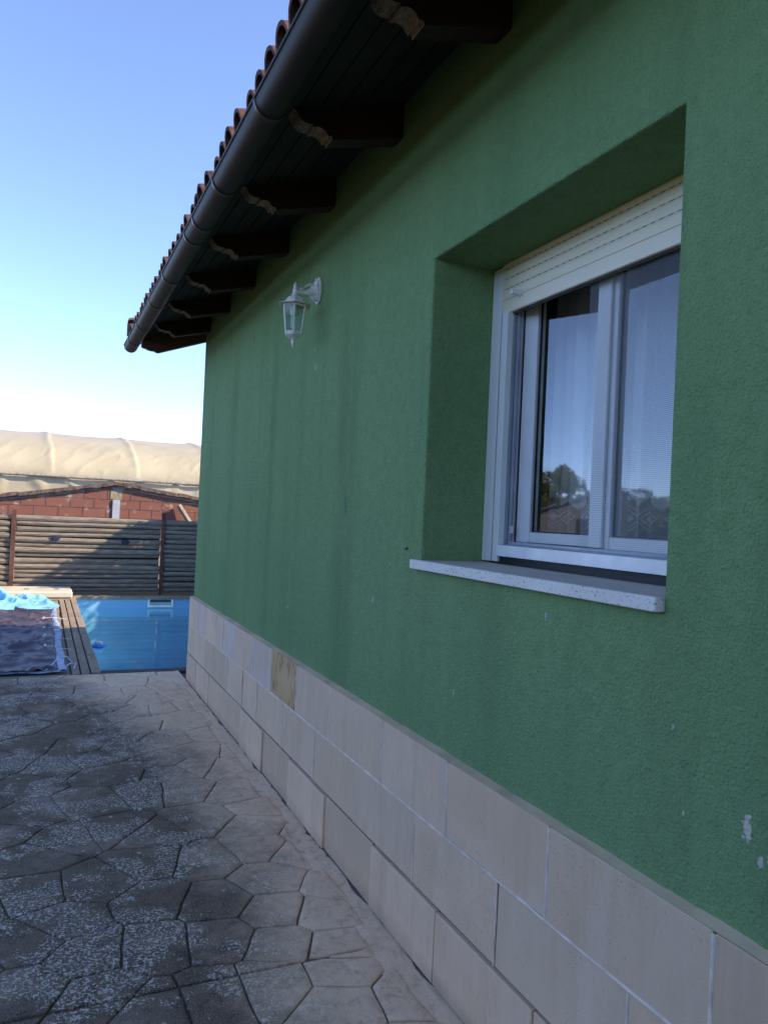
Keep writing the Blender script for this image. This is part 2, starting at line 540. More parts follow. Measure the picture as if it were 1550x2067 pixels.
def screen_material():
    t = NT('insect_mesh')
    t.n.remove(t.bsdf)
    x, y, z = t.xyz()
    a = t.math('ABSOLUTE', t.math('SUBTRACT', t.math('FRACT', t.math('MULTIPLY', z, 1 / .0056)), .5))
    f = t.rng(a, .12, .34, .90, .70)
    df = t.n.new('ShaderNodeBsdfDiffuse'); df.inputs[0].default_value = (.42, .44, .47, 1)
    tp = t.n.new('ShaderNodeBsdfTransparent')
    m = t.n.new('ShaderNodeMixShader'); t.l.new(f, m.inputs[0]); t.l.new(df.outputs[0], m.inputs[1]); t.l.new(tp.outputs[0], m.inputs[2])
    t.l.new(m.outputs[0], t.out.inputs['Surface'])
    return t.mat


MT['screen'] = screen_material()

# ================================================================== ground
POOL = (-0.725, 2.2, 7.60, 13.65)
m = MB()
xs = [-600, -1.4, POOL[0] - .02, POOL[1] + .02, 600]; ys = [-600, POOL[2] - .02, POOL[3] + .02, 600]
vid = {}
for j, yy in enumerate(ys):
    for i, xx in enumerate(xs):
        vid[(i, j)] = len(m.v); m.v.append((xx, yy, -.035))
for j in range(3):
    for i in range(4):
        if i == 2 and j == 1:
            continue
        m.f.append([vid[(i, j)], vid[(i + 1, j)], vid[(i + 1, j + 1)], vid[(i, j + 1)]]); m.m.append(0)
t = NT('dry_earth_ground')
c = t.mix(t.rng(t.noise(.35, 5), .35, .65), (.125, .105, .062), (.10, .105, .05))
c = t.mix(t.math('MULTIPLY', t.rng(t.noise(14, 4), .45, .7), .5), c, (.18, .145, .10))
tag(m.build('ground', t.fin(c, .95, t.bump(t.noise(30, 4), .5, .02))), kind='structure')

# ------------------------------------------------------------------ patio: stamped concrete
PX0, PX1, PY0, PY1 = -2.45, -.036, 1.15, 7.40
m = MB()
m.box(-3.6, PX1 + .001, -3.0, PY1 - .004, -.12, -.0085)
patio = tag(m.build('patio', MT['groove']), kind='structure')
seeds = [(-0.226, 4.127), (-0.48, 3.833), (-0.263, 3.68), (-0.303, 3.43), (-0.157, 3.32), (-0.568, 3.379), (-0.331, 3.134), (-0.599, 3.008), (-0.383, 2.86), (-0.223, 2.784), (-0.634, 2.746), (-0.434, 2.636), (-0.24, 2.544), (-0.522, 2.428), (-0.283, 2.418), (-0.347, 2.242), (-0.719, 2.427), (-0.786, 3.439), (-0.815, 3.093), (-1.022, 3.309), (-0.857, 2.772), (-1.078, 2.8), (-1.266, 2.934), (-1.277, 2.644), (-1.061, 2.538), (-0.904, 2.413), (-0.955, 4.215), (-1.307, 4.129), (-1.171, 4.874), (-0.828, 4.656), (-0.534, 4.569), (-0.371, 4.642), (-0.285, 4.932), (-0.714, 4.276), (-0.898, 3.835), (-1.128, 3.788), (-0.745, 3.723), (-1.266, 3.638), (-1.262, 3.301), (-1.146, 3.037), (-0.525, 4.259), (-0.199, 4.567), (-0.049, 4.866), (-0.466, 5.246), (-0.745, 5.089), (-1.015, 5.221), (-1.316, 5.305), (-1.355, 4.594), (-0.273, 5.807), (-0.47, 6.344), (-0.78, 5.862), (-1.089, 6.014), (-1.324, 5.795), (-0.848, 6.521), (-1.227, 6.358), (-0.248, 6.762), (-0.572, 6.936), (-0.94, 7.12), (-0.147, 5.285), (-0.015, 3.519), (-0.091, 2.992)]
rng = random.Random(21)
row = 0
yy = PY0
while yy < PY1 + .1:
    xx = PX0 + (.13 if row % 2 else 0.0)
    while xx < PX1 + .05:
        p = (xx + rng.uniform(-.06, .06), yy + rng.uniform(-.055, .055))
        if all(math.hypot(p[0] - s[0], p[1] - s[1]) > .20 for s in seeds) and p[0] < -.10 and not (p[0] > -1.5 and 2.2 < p[1] < 5.4 and min(math.hypot(p[0] - s[0], p[1] - s[1]) for s in seeds) < .205):
            seeds.append(p)
        xx += .245
    yy += .212
    row += 1
JOINT_Y = 2.505
n_stone = 0
far_joint = MB()
for s in seeds:
    poly = [(PX0, PY0), (PX1, PY0), (PX1, PY1), (PX0, PY1)]
    for q in seeds:
        if q is s: continue
        d = math.hypot(q[0] - s[0], q[1] - s[1])
        if d > .75: continue
        nx, ny = (q[0] - s[0]) / d, (q[1] - s[1]) / d
        mx, my = (q[0] + s[0]) / 2, (q[1] + s[1]) / 2
        poly = clip_poly(poly, nx, ny, nx * mx + ny * my - (.0012 + .0028 * abs(math.sin(mx * 913.7 + my * 517.3))))
        if not poly: break
    poly = clip_poly(poly, 1, 0, -.115 + .03 * math.sin(s[1] * 7))
    for part in ((0, 1, JOINT_Y - .006), (0, -1, -JOINT_Y - .006)):
        pl = clip_poly(poly, *part)
        if len(pl) < 3: continue
        area = abs(sum(pl[i][0] * pl[(i + 1) % len(pl)][1] - pl[(i + 1) % len(pl)][0] * pl[i][1] for i in range(len(pl)))) / 2
        if area < .0006: continue
        # wander the edges a little
        pts = []
        for i in range(len(pl)):
            a = pl[i]; b = pl[(i + 1) % len(pl)]
            L = math.hypot(b[0] - a[0], b[1] - a[1])
            if L < .012: continue
            k = max(1, int(L / .055))
            for e in range(k):
                u = e / k
                px, py = a[0] + (b[0] - a[0]) * u, a[1] + (b[1] - a[1]) * u
                w = .005 if abs(py - JOINT_Y) > .012 else .0
                v3 = noise.noise_vector(Vector((px * 9, py * 9, 3.3)))
                pts.append((px + v3.x * w * 1.8, py + v3.y * w * 1.8))
        if len(pts) < 3: continue
        cx = sum(p[0] for p in pts) / len(pts); cy = sum(p[1] for p in pts) / len(pts)
        tz = rng.uniform(-.0006, .0006); tx = rng.uniform(-.004, .004); ty = rng.uniform(-.004, .004)
        n = len(pts)
        V = []; F = []
        for sc, zz in ((0, -.0095), (.0020, -.0022), (.007, -.0003), (.03, .0)):
            for p in pts:
                d = math.hypot(p[0] - cx, p[1] - cy)
                k = max(0.15, (d - sc) / d) if d > 1e-6 else 1
                qx, qy = cx + (p[0] - cx) * k, cy + (p[1] - cy) * k
                bz = (noise.noise(Vector((qx * 11, qy * 11, 1.0))) * .0012 if sc > .006 else 0)
                V.append((qx, qy, zz + (tz + (qx - cx) * tx + (qy - cy) * ty + bz if sc > 0 else 0)))
        for r in range(3):
            for i in range(n):
                F.append((r * n + i, r * n + (i + 1) % n, (r + 1) * n + (i + 1) % n, (r + 1) * n + i))
        F.append(tuple(range(3 * n, 4 * n)))
        inview = cx > -1.75 and cy > 1.9
        if inview and n_stone < 299:
            b = MB(); b.add(V, F); b.build('paving_stone', MT['patio'], patio, smooth='auto', fix=False)
            n_stone += 1
        else:
            far_joint.add(V, F)
o = far_joint.build('paving_stone', MT['patio'], patio, smooth='auto', fix=False)
o['kind'] = 'stuff'
# plain strip along the plinth, its edge wandering under the first stones
b = MB(); NN = 120
V = []; F = []
for i in range(NN + 1):
    yv = PY0 + (PY1 - PY0) * i / NN
    xl = -.125 + .03 * math.sin(yv * 7) - .008 * noise.noise(Vector((0, yv * 6, 2)))
    for xv, zv in ((xl - .02, -.009), (xl + .004, -.003), (-.085, -.001), (-.036, .003)):
        V.append((xv, yv, zv + noise.noise(Vector((xv * 20, yv * 8, 0))) * .0015))
for i in range(NN):
    for k in range(3):
        F.append((i * 4 + k, i * 4 + k + 1, i * 4 + k + 5, i * 4 + k + 4))
b.add(V, F); b.build('border_strip', MT['patio'], patio, smooth=True)
# dirt gathered in the corner between strip and plinth
b = MB(); V = []; F = []
for i in range(241):
    yv = 1.2 + (6.95 - 1.2) * i / 240
    w = max(.002, .004 + .024 * noise.noise(Vector((3, yv * 5, 0))) + .012 * noise.noise(Vector((5, yv * 23, 0))))
    V += [(-.034 - w, yv, .0028), (-.034 - w * .4, yv, .0065 + w * .15), (-.030, yv, .010 + w * .3)]
for i in range(240):
    for k in range(2):
        F.append((i * 3 + k, i * 3 + k + 1, i * 3 + k + 4, i * 3 + k + 3))
b.add(V, F)
o = b.build('corner_dirt', simple('dark_corner_dirt', (.085, .068, .06), .95, var=.5, nscale=30, bump=.6, bscale=120), patio, smooth=True); o['kind'] = 'stuff'

# ================================================================== HOUSE
house = thing('house', 'single-storey house with rough green stucco wall, stone plinth, dark carved eaves and roller-shuttered window', 'house')
HX, HY0, HY1 = 8.0, -5.0, 6.98
WY0, WY1, WZ0, WZ1 = 1.31, 2.519, 1.362, 2.523      # window opening
WALLTOP = 3.42
# wall shell; rounded arrises at the opening
m = MB()
def q(*v): m.add(v, [tuple(range(len(v)))])
R_ = .007
def ring(y0, y1, z0, z1, x): return [(x, y0, z0), (x, y1, z0), (x, y1, z1), (x, y0, z1)]
rings = [ring(WY0 - R_, WY1 + R_, WZ0 - R_, WZ1 + R_, 0), ring(WY0 - R_ * .3, WY1 + R_ * .3, WZ0 - R_ * .3, WZ1 + R_ * .3, R_ * .3), ring(WY0, WY1, WZ0, WZ1, R_), ring(WY0 - .0, WY1 - .0, WZ0, WZ1, .40)]
outer = ring(HY0, HY1 - .01, 0, WALLTOP, 0)
V = outer + [p for r in rings for p in r]
F = []
for k in range(4):
    for i in range(4):
        F.append((k * 4 + i, k * 4 + (i + 1) % 4, (k + 1) * 4 + (i + 1) % 4, (k + 1) * 4 + i))
m.add(V, F)
q((0, HY1 - .01, 0), (.01, HY1, 0), (.01, HY1, WALLTOP), (0, HY1 - .01, WALLTOP))
gz = WALLTOP + .3 * (HX / 2)
q((.01, HY1, 0), (HX, HY1, 0), (HX, HY1, WALLTOP), (HX / 2, HY1, gz), (.01, HY1, WALLTOP))
q((0, HY0, 0), (0, HY0, WALLTOP), (HX / 2, HY0, gz), (HX, HY0, WALLTOP), (HX, HY0, 0))
q((HX, HY0, 0), (HX, HY0, WALLTOP), (HX, HY1, WALLTOP), (HX, HY1, 0))
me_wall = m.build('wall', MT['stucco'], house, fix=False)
# dark room behind the window
m = MB()
V = [(x, y, z) for x in (.402, 3.6) for y in (.4, 3.6) for z in (.8, 2.95)]
m.add(V, [(4, 5, 7, 6), (0, 1, 5, 4), (2, 6, 7, 3), (0, 4, 6, 2), (1, 3, 7, 5)])
yz = ring(.4, 3.6, .8, 2.95, .402) + ring(WY0, WY1, WZ0, WZ1, .402)
m.add(yz, [(i, (i + 1) % 4, 4 + (i + 1) % 4, 4 + i) for i in range(4)])
m.build('room_lining', MT['inner'], house, fix=False)
# small screw anchor left of the sill
m = MB(); m.tube([(-.004, 2.64, 1.434), (.01, 2.64, 1.434)], .006, 8); m.tube([(-.012, 2.64, 1.430), (-.004, 2.64, 1.434)], .0025, 6)
m.build('screw_anchor', simple('rusty_steel', (.10, .07, .05), .6, .4), house)

# ---- plinth
m = MB()
m.box(-.018, .0, HY0, HY1 - .012, 0, .752)
plinth = m.build('plinth', MT['bed'], house)
m = MB(); m.box(.002, HX, HY1, HY1 + .018, 0, .752); m.build('plinth_end', MT['bed'], plinth)
srng = random.Random(4)
C1 = [7.0, 6.53, 6.24, 5.82, 5.574, 5.198, 4.703, 4.285, 3.814, 3.305, 2.716, 2.189, 1.643, 1.104, .56, 0.0]
C2 = [7.0, 6.183, 5.801, 5.381, 4.948, 4.569, 4.033, 3.495, 2.965, 2.412, 1.875, 1.331, .79, .25]
C3 = [7.0, 6.54, 5.996, 5.41, 4.93, 4.389, 3.868, 3.3, 2.757, 2.219, 1.677, 1.14, .6]
KIND1 = ['white', 'white', 'stone', 'stone', 'white', 'stone_white', 'stone_ochre', 'stone', 'stone', 'stone', 'stone_speck', 'stone_speck', 'stone_tan', 'stone', 'stone']
KIND1 = ['stone', 'stone_white', 'stone', 'stone_white', 'stone', 'stone', 'stone_white', 'stone_white', 'stone_ochre', 'stone', 'stone', 'stone_speck', 'stone_speck', 'stone_tan', 'stone', 'stone']
# (interval i lies between C[i] and C[i+1])
K1 = {0: 'stone', 1: 'stone_white', 2: 'stone', 3: 'stone', 4: 'stone_white', 5: 'stone', 6: 'stone_white', 7: 'stone_ochre', 8: 'stone', 9: 'stone', 10: 'stone', 11: 'stone_speck', 12: 'stone_speck', 13: 'stone_tan'}
K2 = {0: 'stone', 1: 'stone_tan', 2: 'stone_tan', 3: 'stone', 4: 'stone', 5: 'stone', 6: 'stone', 7: 'stone', 8: 'stone', 9: 'stone_speck', 10: 'stone_speck', 11: 'stone'}
K3 = {0: 'stone_tan', 1: 'stone', 2: 'stone_tan', 3: 'stone_tan', 4: 'stone', 5: 'stone_tan', 6: 'stone', 7: 'stone_tan', 8: 'stone', 9: 'stone', 10: 'stone'}
def slab(y0, y1, z0, z1, xf, mat):
    b = MB()
    j = lambda: srng.uniform(-.0015, .0015)
    xs0, tilt = xf + j(), srng.uniform(-.002, .002)
    g = .0025
    fr = [(xs0 + tilt, y0 + g, z0 + g), (xs0 - tilt, y1 - g, z0 + g + j()), (xs0 - tilt + j(), y1 - g + j(), z1 - g), (xs0 + tilt + j(), y0 + g + j(), z1 - g)]
    bk = [(-.019, p[1], p[2]) for p in fr]
    b.add(fr + bk, [(0, 1, 2, 3), (7, 6, 5, 4), (0, 4, 5, 1), (1, 5, 6, 2), (2, 6, 7, 3), (3, 7, 4, 0)])
    return b.build('stone_slab', MT[mat], plinth, bevel=.0022)
for C, K, z0, z1, xf in ((C1, K1, .506, .757, -.035), (C2, K2, .2575, .506, -.035), (C3, K3, .008, .2565, -.041)):
    for i in range(len(C) - 1):
        y1 = min(C[i], HY1 - .002); y0 = C[i + 1]
        pr = xf
        if C is C3:
            pr = xf + {2: .004, 4: -.004, 6: -.005, 8: -.004, 9: -.003}.get(i, .004)
        slab(y0, y1, z0, z1 - (0 if C is not C3 else {3: .0, 5: .002, 7: .001}.get(i, .004)), pr, K.get(i, 'stone'))
# white grout: one bead per joint (two upper courses)
def bead(pts, w, name='grout_joint', jit=.0012):
    b = MB(); V = []; F = []
    vert = abs(pts[0][1] - pts[-1][1]) > .001
    for i, (y, z) in enumerate(pts):
        ww = w * (1 + .45 * noise.noise(Vector((y * 14, z * 14, 5)))) + jit * noise.noise(Vector((y * 45, z * 45, 9)))
        dy, dz = (0, 1) if abs(pts[0][0] - pts[-1][0]) > abs(pts[0][1] - pts[-1][1]) else (1, 0)
        V += [(-.0335, y - dy * ww * 1.3, z - dz * ww * 1.3), (-.0382, y - dy * ww * .6, z - dz * ww * .6), (-.0382, y + dy * ww * .6, z + dz * ww * .6), (-.0335, y + dy * ww * 1.3, z + dz * ww * 1.3)]
    for i in range(len(pts) - 1):
        for k in range(3):
            F.append((i * 4 + k, i * 4 + k + 1, i * 4 + k + 5, i * 4 + k + 4))
    b.add(V, F)
    return b.build(name, MT['grout'], plinth, smooth=True)
bead([(y, .506 + .002 * noise.noise(Vector((y * 3, 0, 0)))) for y in [i * .04 for i in range(174)]], .0032)
for y in C1[1:-1]:
    bead([(y + .001 * noise.noise(Vector((y, z * 12, 0))), z) for z in [.508 + i * .0245 for i in range(11)]], .0024 + (.0016 if y < 2.3 else 0))
for y in C2[1:-1]:
    bead([(y + .001 * noise.noise(Vector((y, z * 12, 0))), z) for z in [.26 + i * .0245 for i in range(11)]], .0017)
# bevelled mortar fillet on top
b = MB(); V = []; F = []
for i in range(301):
    y = i * (HY1 - .002) / 300
    e = .003 * noise.noise(Vector((y * 5, 0, 1))) + .002 * noise.noise(Vector((y * 30, 0, 1)))
    V += [(-.0338, y, .7562 + e * .15), (-.020, y, .7580 + e * .5), (.001, y, .762 + e * 1.2)]
for i in range(300):
    for k in range(2):
        F.append((i * 3 + k, i * 3 + k + 1, i * 3 + k + 4, i * 3 + k + 3))
b.add(V, F); b.build('mortar_fillet', MT['fillet'], plinth, smooth=True)

# ---- eaves and roof
SL = .28
zr = lambda x: 3.117 + SL * x               # underside of the rafters
ztop = lambda x: 3.262 + SL * x             # top of the rafters / underside of the boarding
RX = HX / 2
m = MB()
VER0, VER1 = HY0 - .3, 7.31
def roofslab(za, zb, x0, x1, mb):
    pts = [(x0, ztop(x0) + za), (x1, ztop(x1) + za), (x1, ztop(x1) + zb), (x0, ztop(x0) + zb)]
    mb.prism(pts, lambda u, v, w: (u, w, v), VER0, VER1)
roofslab(.002, .03, -.54, RX, m)
pts = [(RX, ztop(RX) + .002), (HX + .54, ztop(-.54) + .002), (HX + .54, ztop(-.54) + .03), (RX, ztop(RX) + .03)]
m.prism(pts, lambda u, v, w: (u, w, v), VER0, VER1)
m.box(-.558, -.542, VER0, VER1 - .02, ztop(-.55) - .055, ztop(-.55) + .045)      # fascia strip behind the gutter
roof = m.build('roof', MT['soffit'], house)
# soffit boards, running along the eave with small gaps
i = 0
x = -.535
while x < -.01:
    b = MB()
    pts = [(x + .003, ztop(x + .003) - .008), (x + .085, ztop(x + .085) - .008), (x + .085, ztop(x + .085) + .0005), (x + .003, ztop(x + .003) + .0005)]
    b.prism(pts, lambda u, v, w: (u, w, v), 0.5, 7.29)
    b.build('soffit_board', MT['soffit'], roof)
    x += .088
# tiles: under-sheet for the far roof, single tiles along the eave
def tile_mesh():
    b = MB(); V = []; F = []; seg = 8; L = .46
    for k in range(2):
        for r0, r1 in ((.058, .072), (.046, .060)):
            pass
    rows = ((0.0, .067), (1.0, .052))
    for u, rad in rows:
        for th in (0.0, .014):
            for s in range(seg + 1):
                a = math.pi * s / seg
                V.append((u * L, (rad - th) * math.cos(a), (rad - th) * 1.05 * math.sin(a)))
    n = seg + 1
    for s in range(seg):
        F.append((s, s + 1, 2 * n + s + 1, 2 * n + s))            # outside
        F.append((n + s, 3 * n + s, 3 * n + s + 1, n + s + 1))    # inside
        F.append((s, n + s, n + s + 1, s + 1))                    # front lip
        F.append((2 * n + s, 2 * n + s + 1, 3 * n + s + 1, 3 * n + s))
    F.append((0, 2 * n, 3 * n, n)); F.append((seg, n + seg, 3 * n + seg, 2 * n + seg))
    b.add(V, F)
    return b
tp = tile_mesh().build('roof_tile', MT['tile'], roof, smooth='auto')
ang = math.atan(SL)
TS = .158
nt = 0
y = 7.22
trng = random.Random(3)
while y > .9:
    for rw in range(2):
        o = tp if nt == 0 else dup(tp, roof)
        xx = -.618 + rw * .36 + trng.uniform(-.012, .012)
        o.location = (xx, y + trng.uniform(-.008, .008), ztop(xx) + .034 + rw * .014 + trng.uniform(-.004, .004))
        o.rotation_euler = (trng.uniform(-.04, .04), -ang + .03, trng.uniform(-.03, .03))
        nt += 1
    y -= TS
# channel tiles (concave) under the covers, first course
b = MB()
y = 7.30
while y > .8:
    for k in range(6):
        a0 = math.pi + math.pi * k / 6; a1 = math.pi + math.pi * (k + 1) / 6
        p0 = (y + .06 * math.cos(a0), .05 + .04 * math.sin(a0)); p1 = (y + .06 * math.cos(a1), .05 + .04 * math.sin(a1))
        xa, xb = -.60, .2
        b.add([(xa, p0[0], ztop(xa) + .035 + p0[1]), (xb, p0[0], ztop(xb) + .035 + p0[1]), (xb, p1[0], ztop(xb) + .035 + p1[1]), (xa, p1[0], ztop(xa) + .035 + p1[1])], [(0, 1, 2, 3)])
    y -= TS
o = b.build('channel_tile', MT['tile'], roof, smooth=True); o['kind'] = 'stuff'
# rest of the roof covering
b = MB()
NY = 400
def rf(u, v):
    y = VER0 + (VER1 - VER0) * u; x = .12 + (RX - .12) * v
    return (x, y, ztop(x) + .075 + .05 * abs(math.sin(math.pi * y / TS)))
b.grid(320, 8, rf)
def rf2(u, v):
    y = VER0 + (VER1 - VER0) * u; x = -.6 + (RX + .6) * v
    return (HX - x, y, ztop(x) + .075 + .05 * abs(math.sin(math.pi * y / TS)))
b.grid(160, 8, rf2)
o = b.build('roof_covering', MT['tile'], roof, fix=False); o['kind'] = 'stuff'
# verge tile at the far eave corner
b = MB()
pts = [(-.65, 3.10), (-.60, 3.112), (3.9, 3.112 + 4.5 * SL), (3.9, 3.235 + 4.5 * SL), (-.60, 3.235), (-.65, 3.218)]
b.prism(pts, lambda u, v, w: (u, w, v), 7.312, 7.345)
b.prism([(-.65, 3.218), (3.9, 3.218 + 4.55 * SL), (3.9, 3.236 + 4.55 * SL), (-.65, 3.236)], lambda u, v, w: (u, w, v), 7.20, 7.312)
b.build('verge_tile', simple('grey_verge_tile', (.20, .185, .17), .9, var=.4, nscale=9), roof)
# rafters
prof = [(.02, zr(.02)), (-.307, 3.036), (-.309, 3.047), (-.316, 3.050), (-.322, 3.044), (-.329, 3.052), (-.337, 3.063), (-.350, 3.071), (-.368, 3.0725), (-.386, 3.066), (-.390, 3.078), (-.402, 3.0745),
        (-.416, 3.0755), (-.430, 3.079), (-.441, 3.087), (-.449, 3.097), (-.456, 3.109), (-.470, 3.121)]
def rafter_mesh(pr, w, x1=.02):
    b = MB()
    top = [(-.474, ztop(-.474) - .0095), (x1, ztop(x1) - .0095)]
    pts = pr + top
    n = len(pts); f = lambda u, v, ww: (u, ww, v)
    b.add([f(u, v, -w / 2) for u, v in pts] + [f(u, v, w / 2) for u, v in pts], [])
    b.f.append(list(range(n))[::-1]); b.m.append(0); b.f.append(list(range(n, 2 * n))); b.m.append(0)
    for i in range(n):
        j = (i + 1) % n
        b.f.append([i, j, n + j, n + i]); b.m.append(1 if 1 <= i < len(pr) - 1 else 0)
    return b
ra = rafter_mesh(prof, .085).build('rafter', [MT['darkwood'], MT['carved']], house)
ry = [2.896, 2.10, 3.69, 4.48, 5.265, 6.05, 6.815, 1.31, .52]
for i, yv in enumerate(ry):
    o = ra if i == 0 else dup(ra, house)
    o.location = (0, yv, 0)
# gable end rafter, deeper and red-brown
pr2 = [(.06, 3.124), (-.375, 2.962), (-.40, 2.966), (-.418, 2.975), (-.44, 2.974), (-.468, 2.978), (-.49, 2.988), (-.515, 2.992), (-.53, 3.006)]
b = MB(); pts = pr2 + [(-.52, ztop(-.52) - .010), (.06, ztop(.06) - .010)]
b.prism(pts, lambda u, v, w: (u, w, v), 7.20, 7.27)
pts = [(.06, 3.14), (RX, 3.14 + RX * SL), (RX, ztop(RX) - .01), (.06, ztop(.06) - .01)]
b.prism(pts, lambda u, v, w: (u, w, v), 7.20, 7.27)
b.build('gable_rafter', MT['redwood'], house)
# gutter
GX, GZ, GR = -.609, 3.012, .059
b = MB(); seg = 16; V = []; F = []
ysec = [-4.0 + i * (7.335 + 4.0) / 24 for i in range(25)]
for y in ysec:
    for th in (0, .003):
        for s in range(seg + 1):
            a = math.pi + math.pi * s / seg
            V.append((GX + (GR - th) * math.cos(a), y, GZ + (GR - th) * math.sin(a)))
n = seg + 1
for k in range(len(ysec) - 1):
    o1 = k * 2 * n; o2 = (k + 1) * 2 * n
    for s in range(seg):
        F.append((o1 + s, o1 + s + 1, o2 + s + 1, o2 + s)); F.append((o1 + n + s, o2 + n + s, o2 + n + s + 1, o1 + n + s + 1))
b.add(V, F)
b.tube([(GX - GR, -4.0, GZ + .003), (GX - GR, 7.335, GZ + .003)], .0075, 8)
b.tube([(GX + GR, -4.0, GZ + .014), (GX + GR, 7.335, GZ + .014)], .004, 6)
gutter = b.build('gutter', MT['gutter'], house, smooth='auto', fix=False)
b = MB(); pts = [(GX + (GR + .001) * math.cos(math.pi + math.pi * s / seg), GZ + (GR + .001) * math.sin(math.pi + math.pi * s / seg)) for s in range(seg + 1)]
b.prism(pts, lambda u, v, w: (u, w, v), 7.335, 7.341); b.build('end_cap', MT['gutter'], gutter)
def br_mesh(w):
    b = MB(); V = []; F = []
    for y in (-w, -w * .7, w * .7, w):
        rr = GR + (.0045 if abs(y) < w else .001)
        for s in range(seg + 1):
            a = math.pi + math.pi * s / seg
            V.append((GX + rr * math.cos(a), y, GZ + rr * math.sin(a)))
    for k in range(3):
        for s in range(seg): F.append((k * n + s, k * n + s + 1, (k + 1) * n + s + 1, (k + 1) * n + s))
    b.add(V, F)
    b.box(GX + GR - .002, -.556, -w, w, GZ - .02, GZ + .03)
    return b
g0 = br_mesh(.013).build('gutter_bracket', simple('dark_bracket_metal', (.035, .022, .018), .4, .5), gutter, smooth='auto')
for i, yv in enumerate([2.669, 3.40, 3.893, 4.134, 4.931, 5.60, 6.37, 6.98, 1.9, 1.1]):
    o = g0 if i == 0 else dup(g0, gutter)
    o.location = (0, yv, 0)

# ---- window
FX = .26
m = MB()
m.box(FX, FX + .014, 2.457, WY1, 1.404, 2.517)              # left outer guide
window = m.build('window', MT['white'], house, bevel=.0015)
m = MB(); m.box(FX, FX + .014, WY0, 1.372, 1.404, 2.517); m.build('outer_guide', MT['white'], window, bevel=.0015)
b = MB()
b.box(FX + .022, FX + .024, 2.44, 2.457, 1.404, 2.517); b.box(FX + .022, FX + .024, 1.372, 1.39, 1.404, 2.517)
b.box(FX + .004, FX + .05, 1.36, 2.452, 1.3985, 1.427)                # dark gap under the bottom rail
b.box(FX + .021, FX + .070, 2.408, 2.440, 1.44, 2.5)
b.build('gasket', MT['rubber'], window)
b = MB(); b.box(FX - .004, FX + .020, 2.401, 2.441, 1.406, 2.334); b.box(FX - .006, FX - .004, 2.401, 2.425, 1.406, 2.333)
b.build('inner_guide', MT['white'], window, bevel=.001)
b = MB(); b.box(FX - .004, FX + .020, 1.388, 1.43, 1.406, 2.334); b.build('inner_guide', MT['white'], window, bevel=.001)
# deep stepped jamb (tracks) on the left, plain on the right
b = MB()
for x0, x1, y0 in ((.278, .286, 2.400), (.289, .297, 2.404), (.300, .311, 2.399), (.3145, .3285, 2.402)):
    b.box(x0, x1, y0, 2.425, 1.470, 2.40)
b.build('jamb_track', simple('shaded_grey_profile', (.40, .42, .46), .45), window, bevel=.001)
b = MB(); b.box(.30, .375, 1.43, 1.50, 1.470, 2.40); b.build('jamb', MT['pvc'], window)
b = MB(); b.box(.303, .313, 2.388, 2.3988, 1.512, 1.540); b.box(.306, .310, 2.385, 2.3878, 1.518, 1.534); b.build('latch', MT['pvc'], window)
# bottom rail: bright front, track behind
b = MB(); b.box(.249, .262, 1.372, 2.398, 1.427, 1.468); b.build('bottom_rail', simple('bright_white_rail', (.88, .86, .82), .22), window, bevel=.0015)
b = MB(); b.add([(.262, 1.372, 1.466), (.262, 2.398, 1.466), (.335, 2.398, 1.480), (.335, 1.372, 1.480)], [(0, 1, 2, 3)]); b.box(.30, .306, 1.372, 2.398, 1.470, 1.481)
b.build('bottom_track', simple('grey_track', (.42, .44, .48), .4), window)
# sashes; the far one stands ajar, swung a little into the room
AJAR = math.radians(12)
def sash(y0, y1, left):
    b = MB(); z0, z1 = 1.480, 2.46; xf, xb = .330, .372
    wl, wr, wb = (.067, .09, .040) if left else (.09, .067, .040)
    hi_w, lo_w = (wl, wr) if left else (wl, wr)
    # y1 side is the photo-left side
    sl, sr = (.067, .045) if left else (.045, .067)
    b.box(xf, xb, y1 - sl, y1, z0, z1)
    b.box(xf, xb, y0, y0 + sr, z0, z1)
    b.box(xf + .001, xb, y0 + sr, y1 - sl, z0, z0 + wb)
    b.box(xf + .001, xb, y0 + sr, y1 - sl, z1 - wb, z1)
    HG = 2.399
    def tilt(mb):
        if left:
            ca, sa = math.cos(AJAR), math.sin(AJAR)
            mb.v = [(.332 + (p[0] - .332) * ca - (p[1] - HG) * sa, HG + (p[0] - .332) * sa * 1.0 + (p[1] - HG) * ca, p[2]) for p in mb.v]
        return mb
    s = tilt(b).build('sash', MT['pvc'], window, bevel=.003)
    g = MB(); g.add([(.352, y0 + sr - .003, z0 + wb - .003), (.352, y1 - sl + .003, z0 + wb - .003), (.352, y1 - sl + .003, z1 - wb), (.352, y0 + sr - .003, z1 - wb)], [(0, 1, 2, 3)])
    tilt(g).build('pane', MT['glass'], window)
    g = MB(); yy0, yy1, zz0, zz1 = y0 + sr, y1 - sl, z0 + wb, z1 - wb
    for a in ((yy0, yy0 + .004, zz0, zz1), (yy1 - .004, yy1, zz0, zz1), (yy0 + .004, yy1 - .004, zz0, zz0 + .004)):
        g.box(.344, .351, *a)
    tilt(g).build('glazing_bead', MT['rubber'], window)
sash(1.935, 2.399, True)
sash(1.43, 1.931, False)
b = MB(); b.box(.318, .3295, 1.908, 1.972, 1.483, 2.45); b.build('meeting_stile', MT['pvc'], window, bevel=.003)
b = MB(); b.add([(.296, 1.374, 1.474), (.296, 1.985, 1.474), (.296, 1.985, 2.40), (.296, 1.374, 2.40)], [(0, 1, 2, 3)])
b.build('insect_screen', MT['screen'], window)
b = MB(); b.box(-.05, .262, WY0, WY1, 1.364, 1.3985); b.box(-.05, -.002, WY1 - .002, WY1 + .0, 1.3645, 1.398)
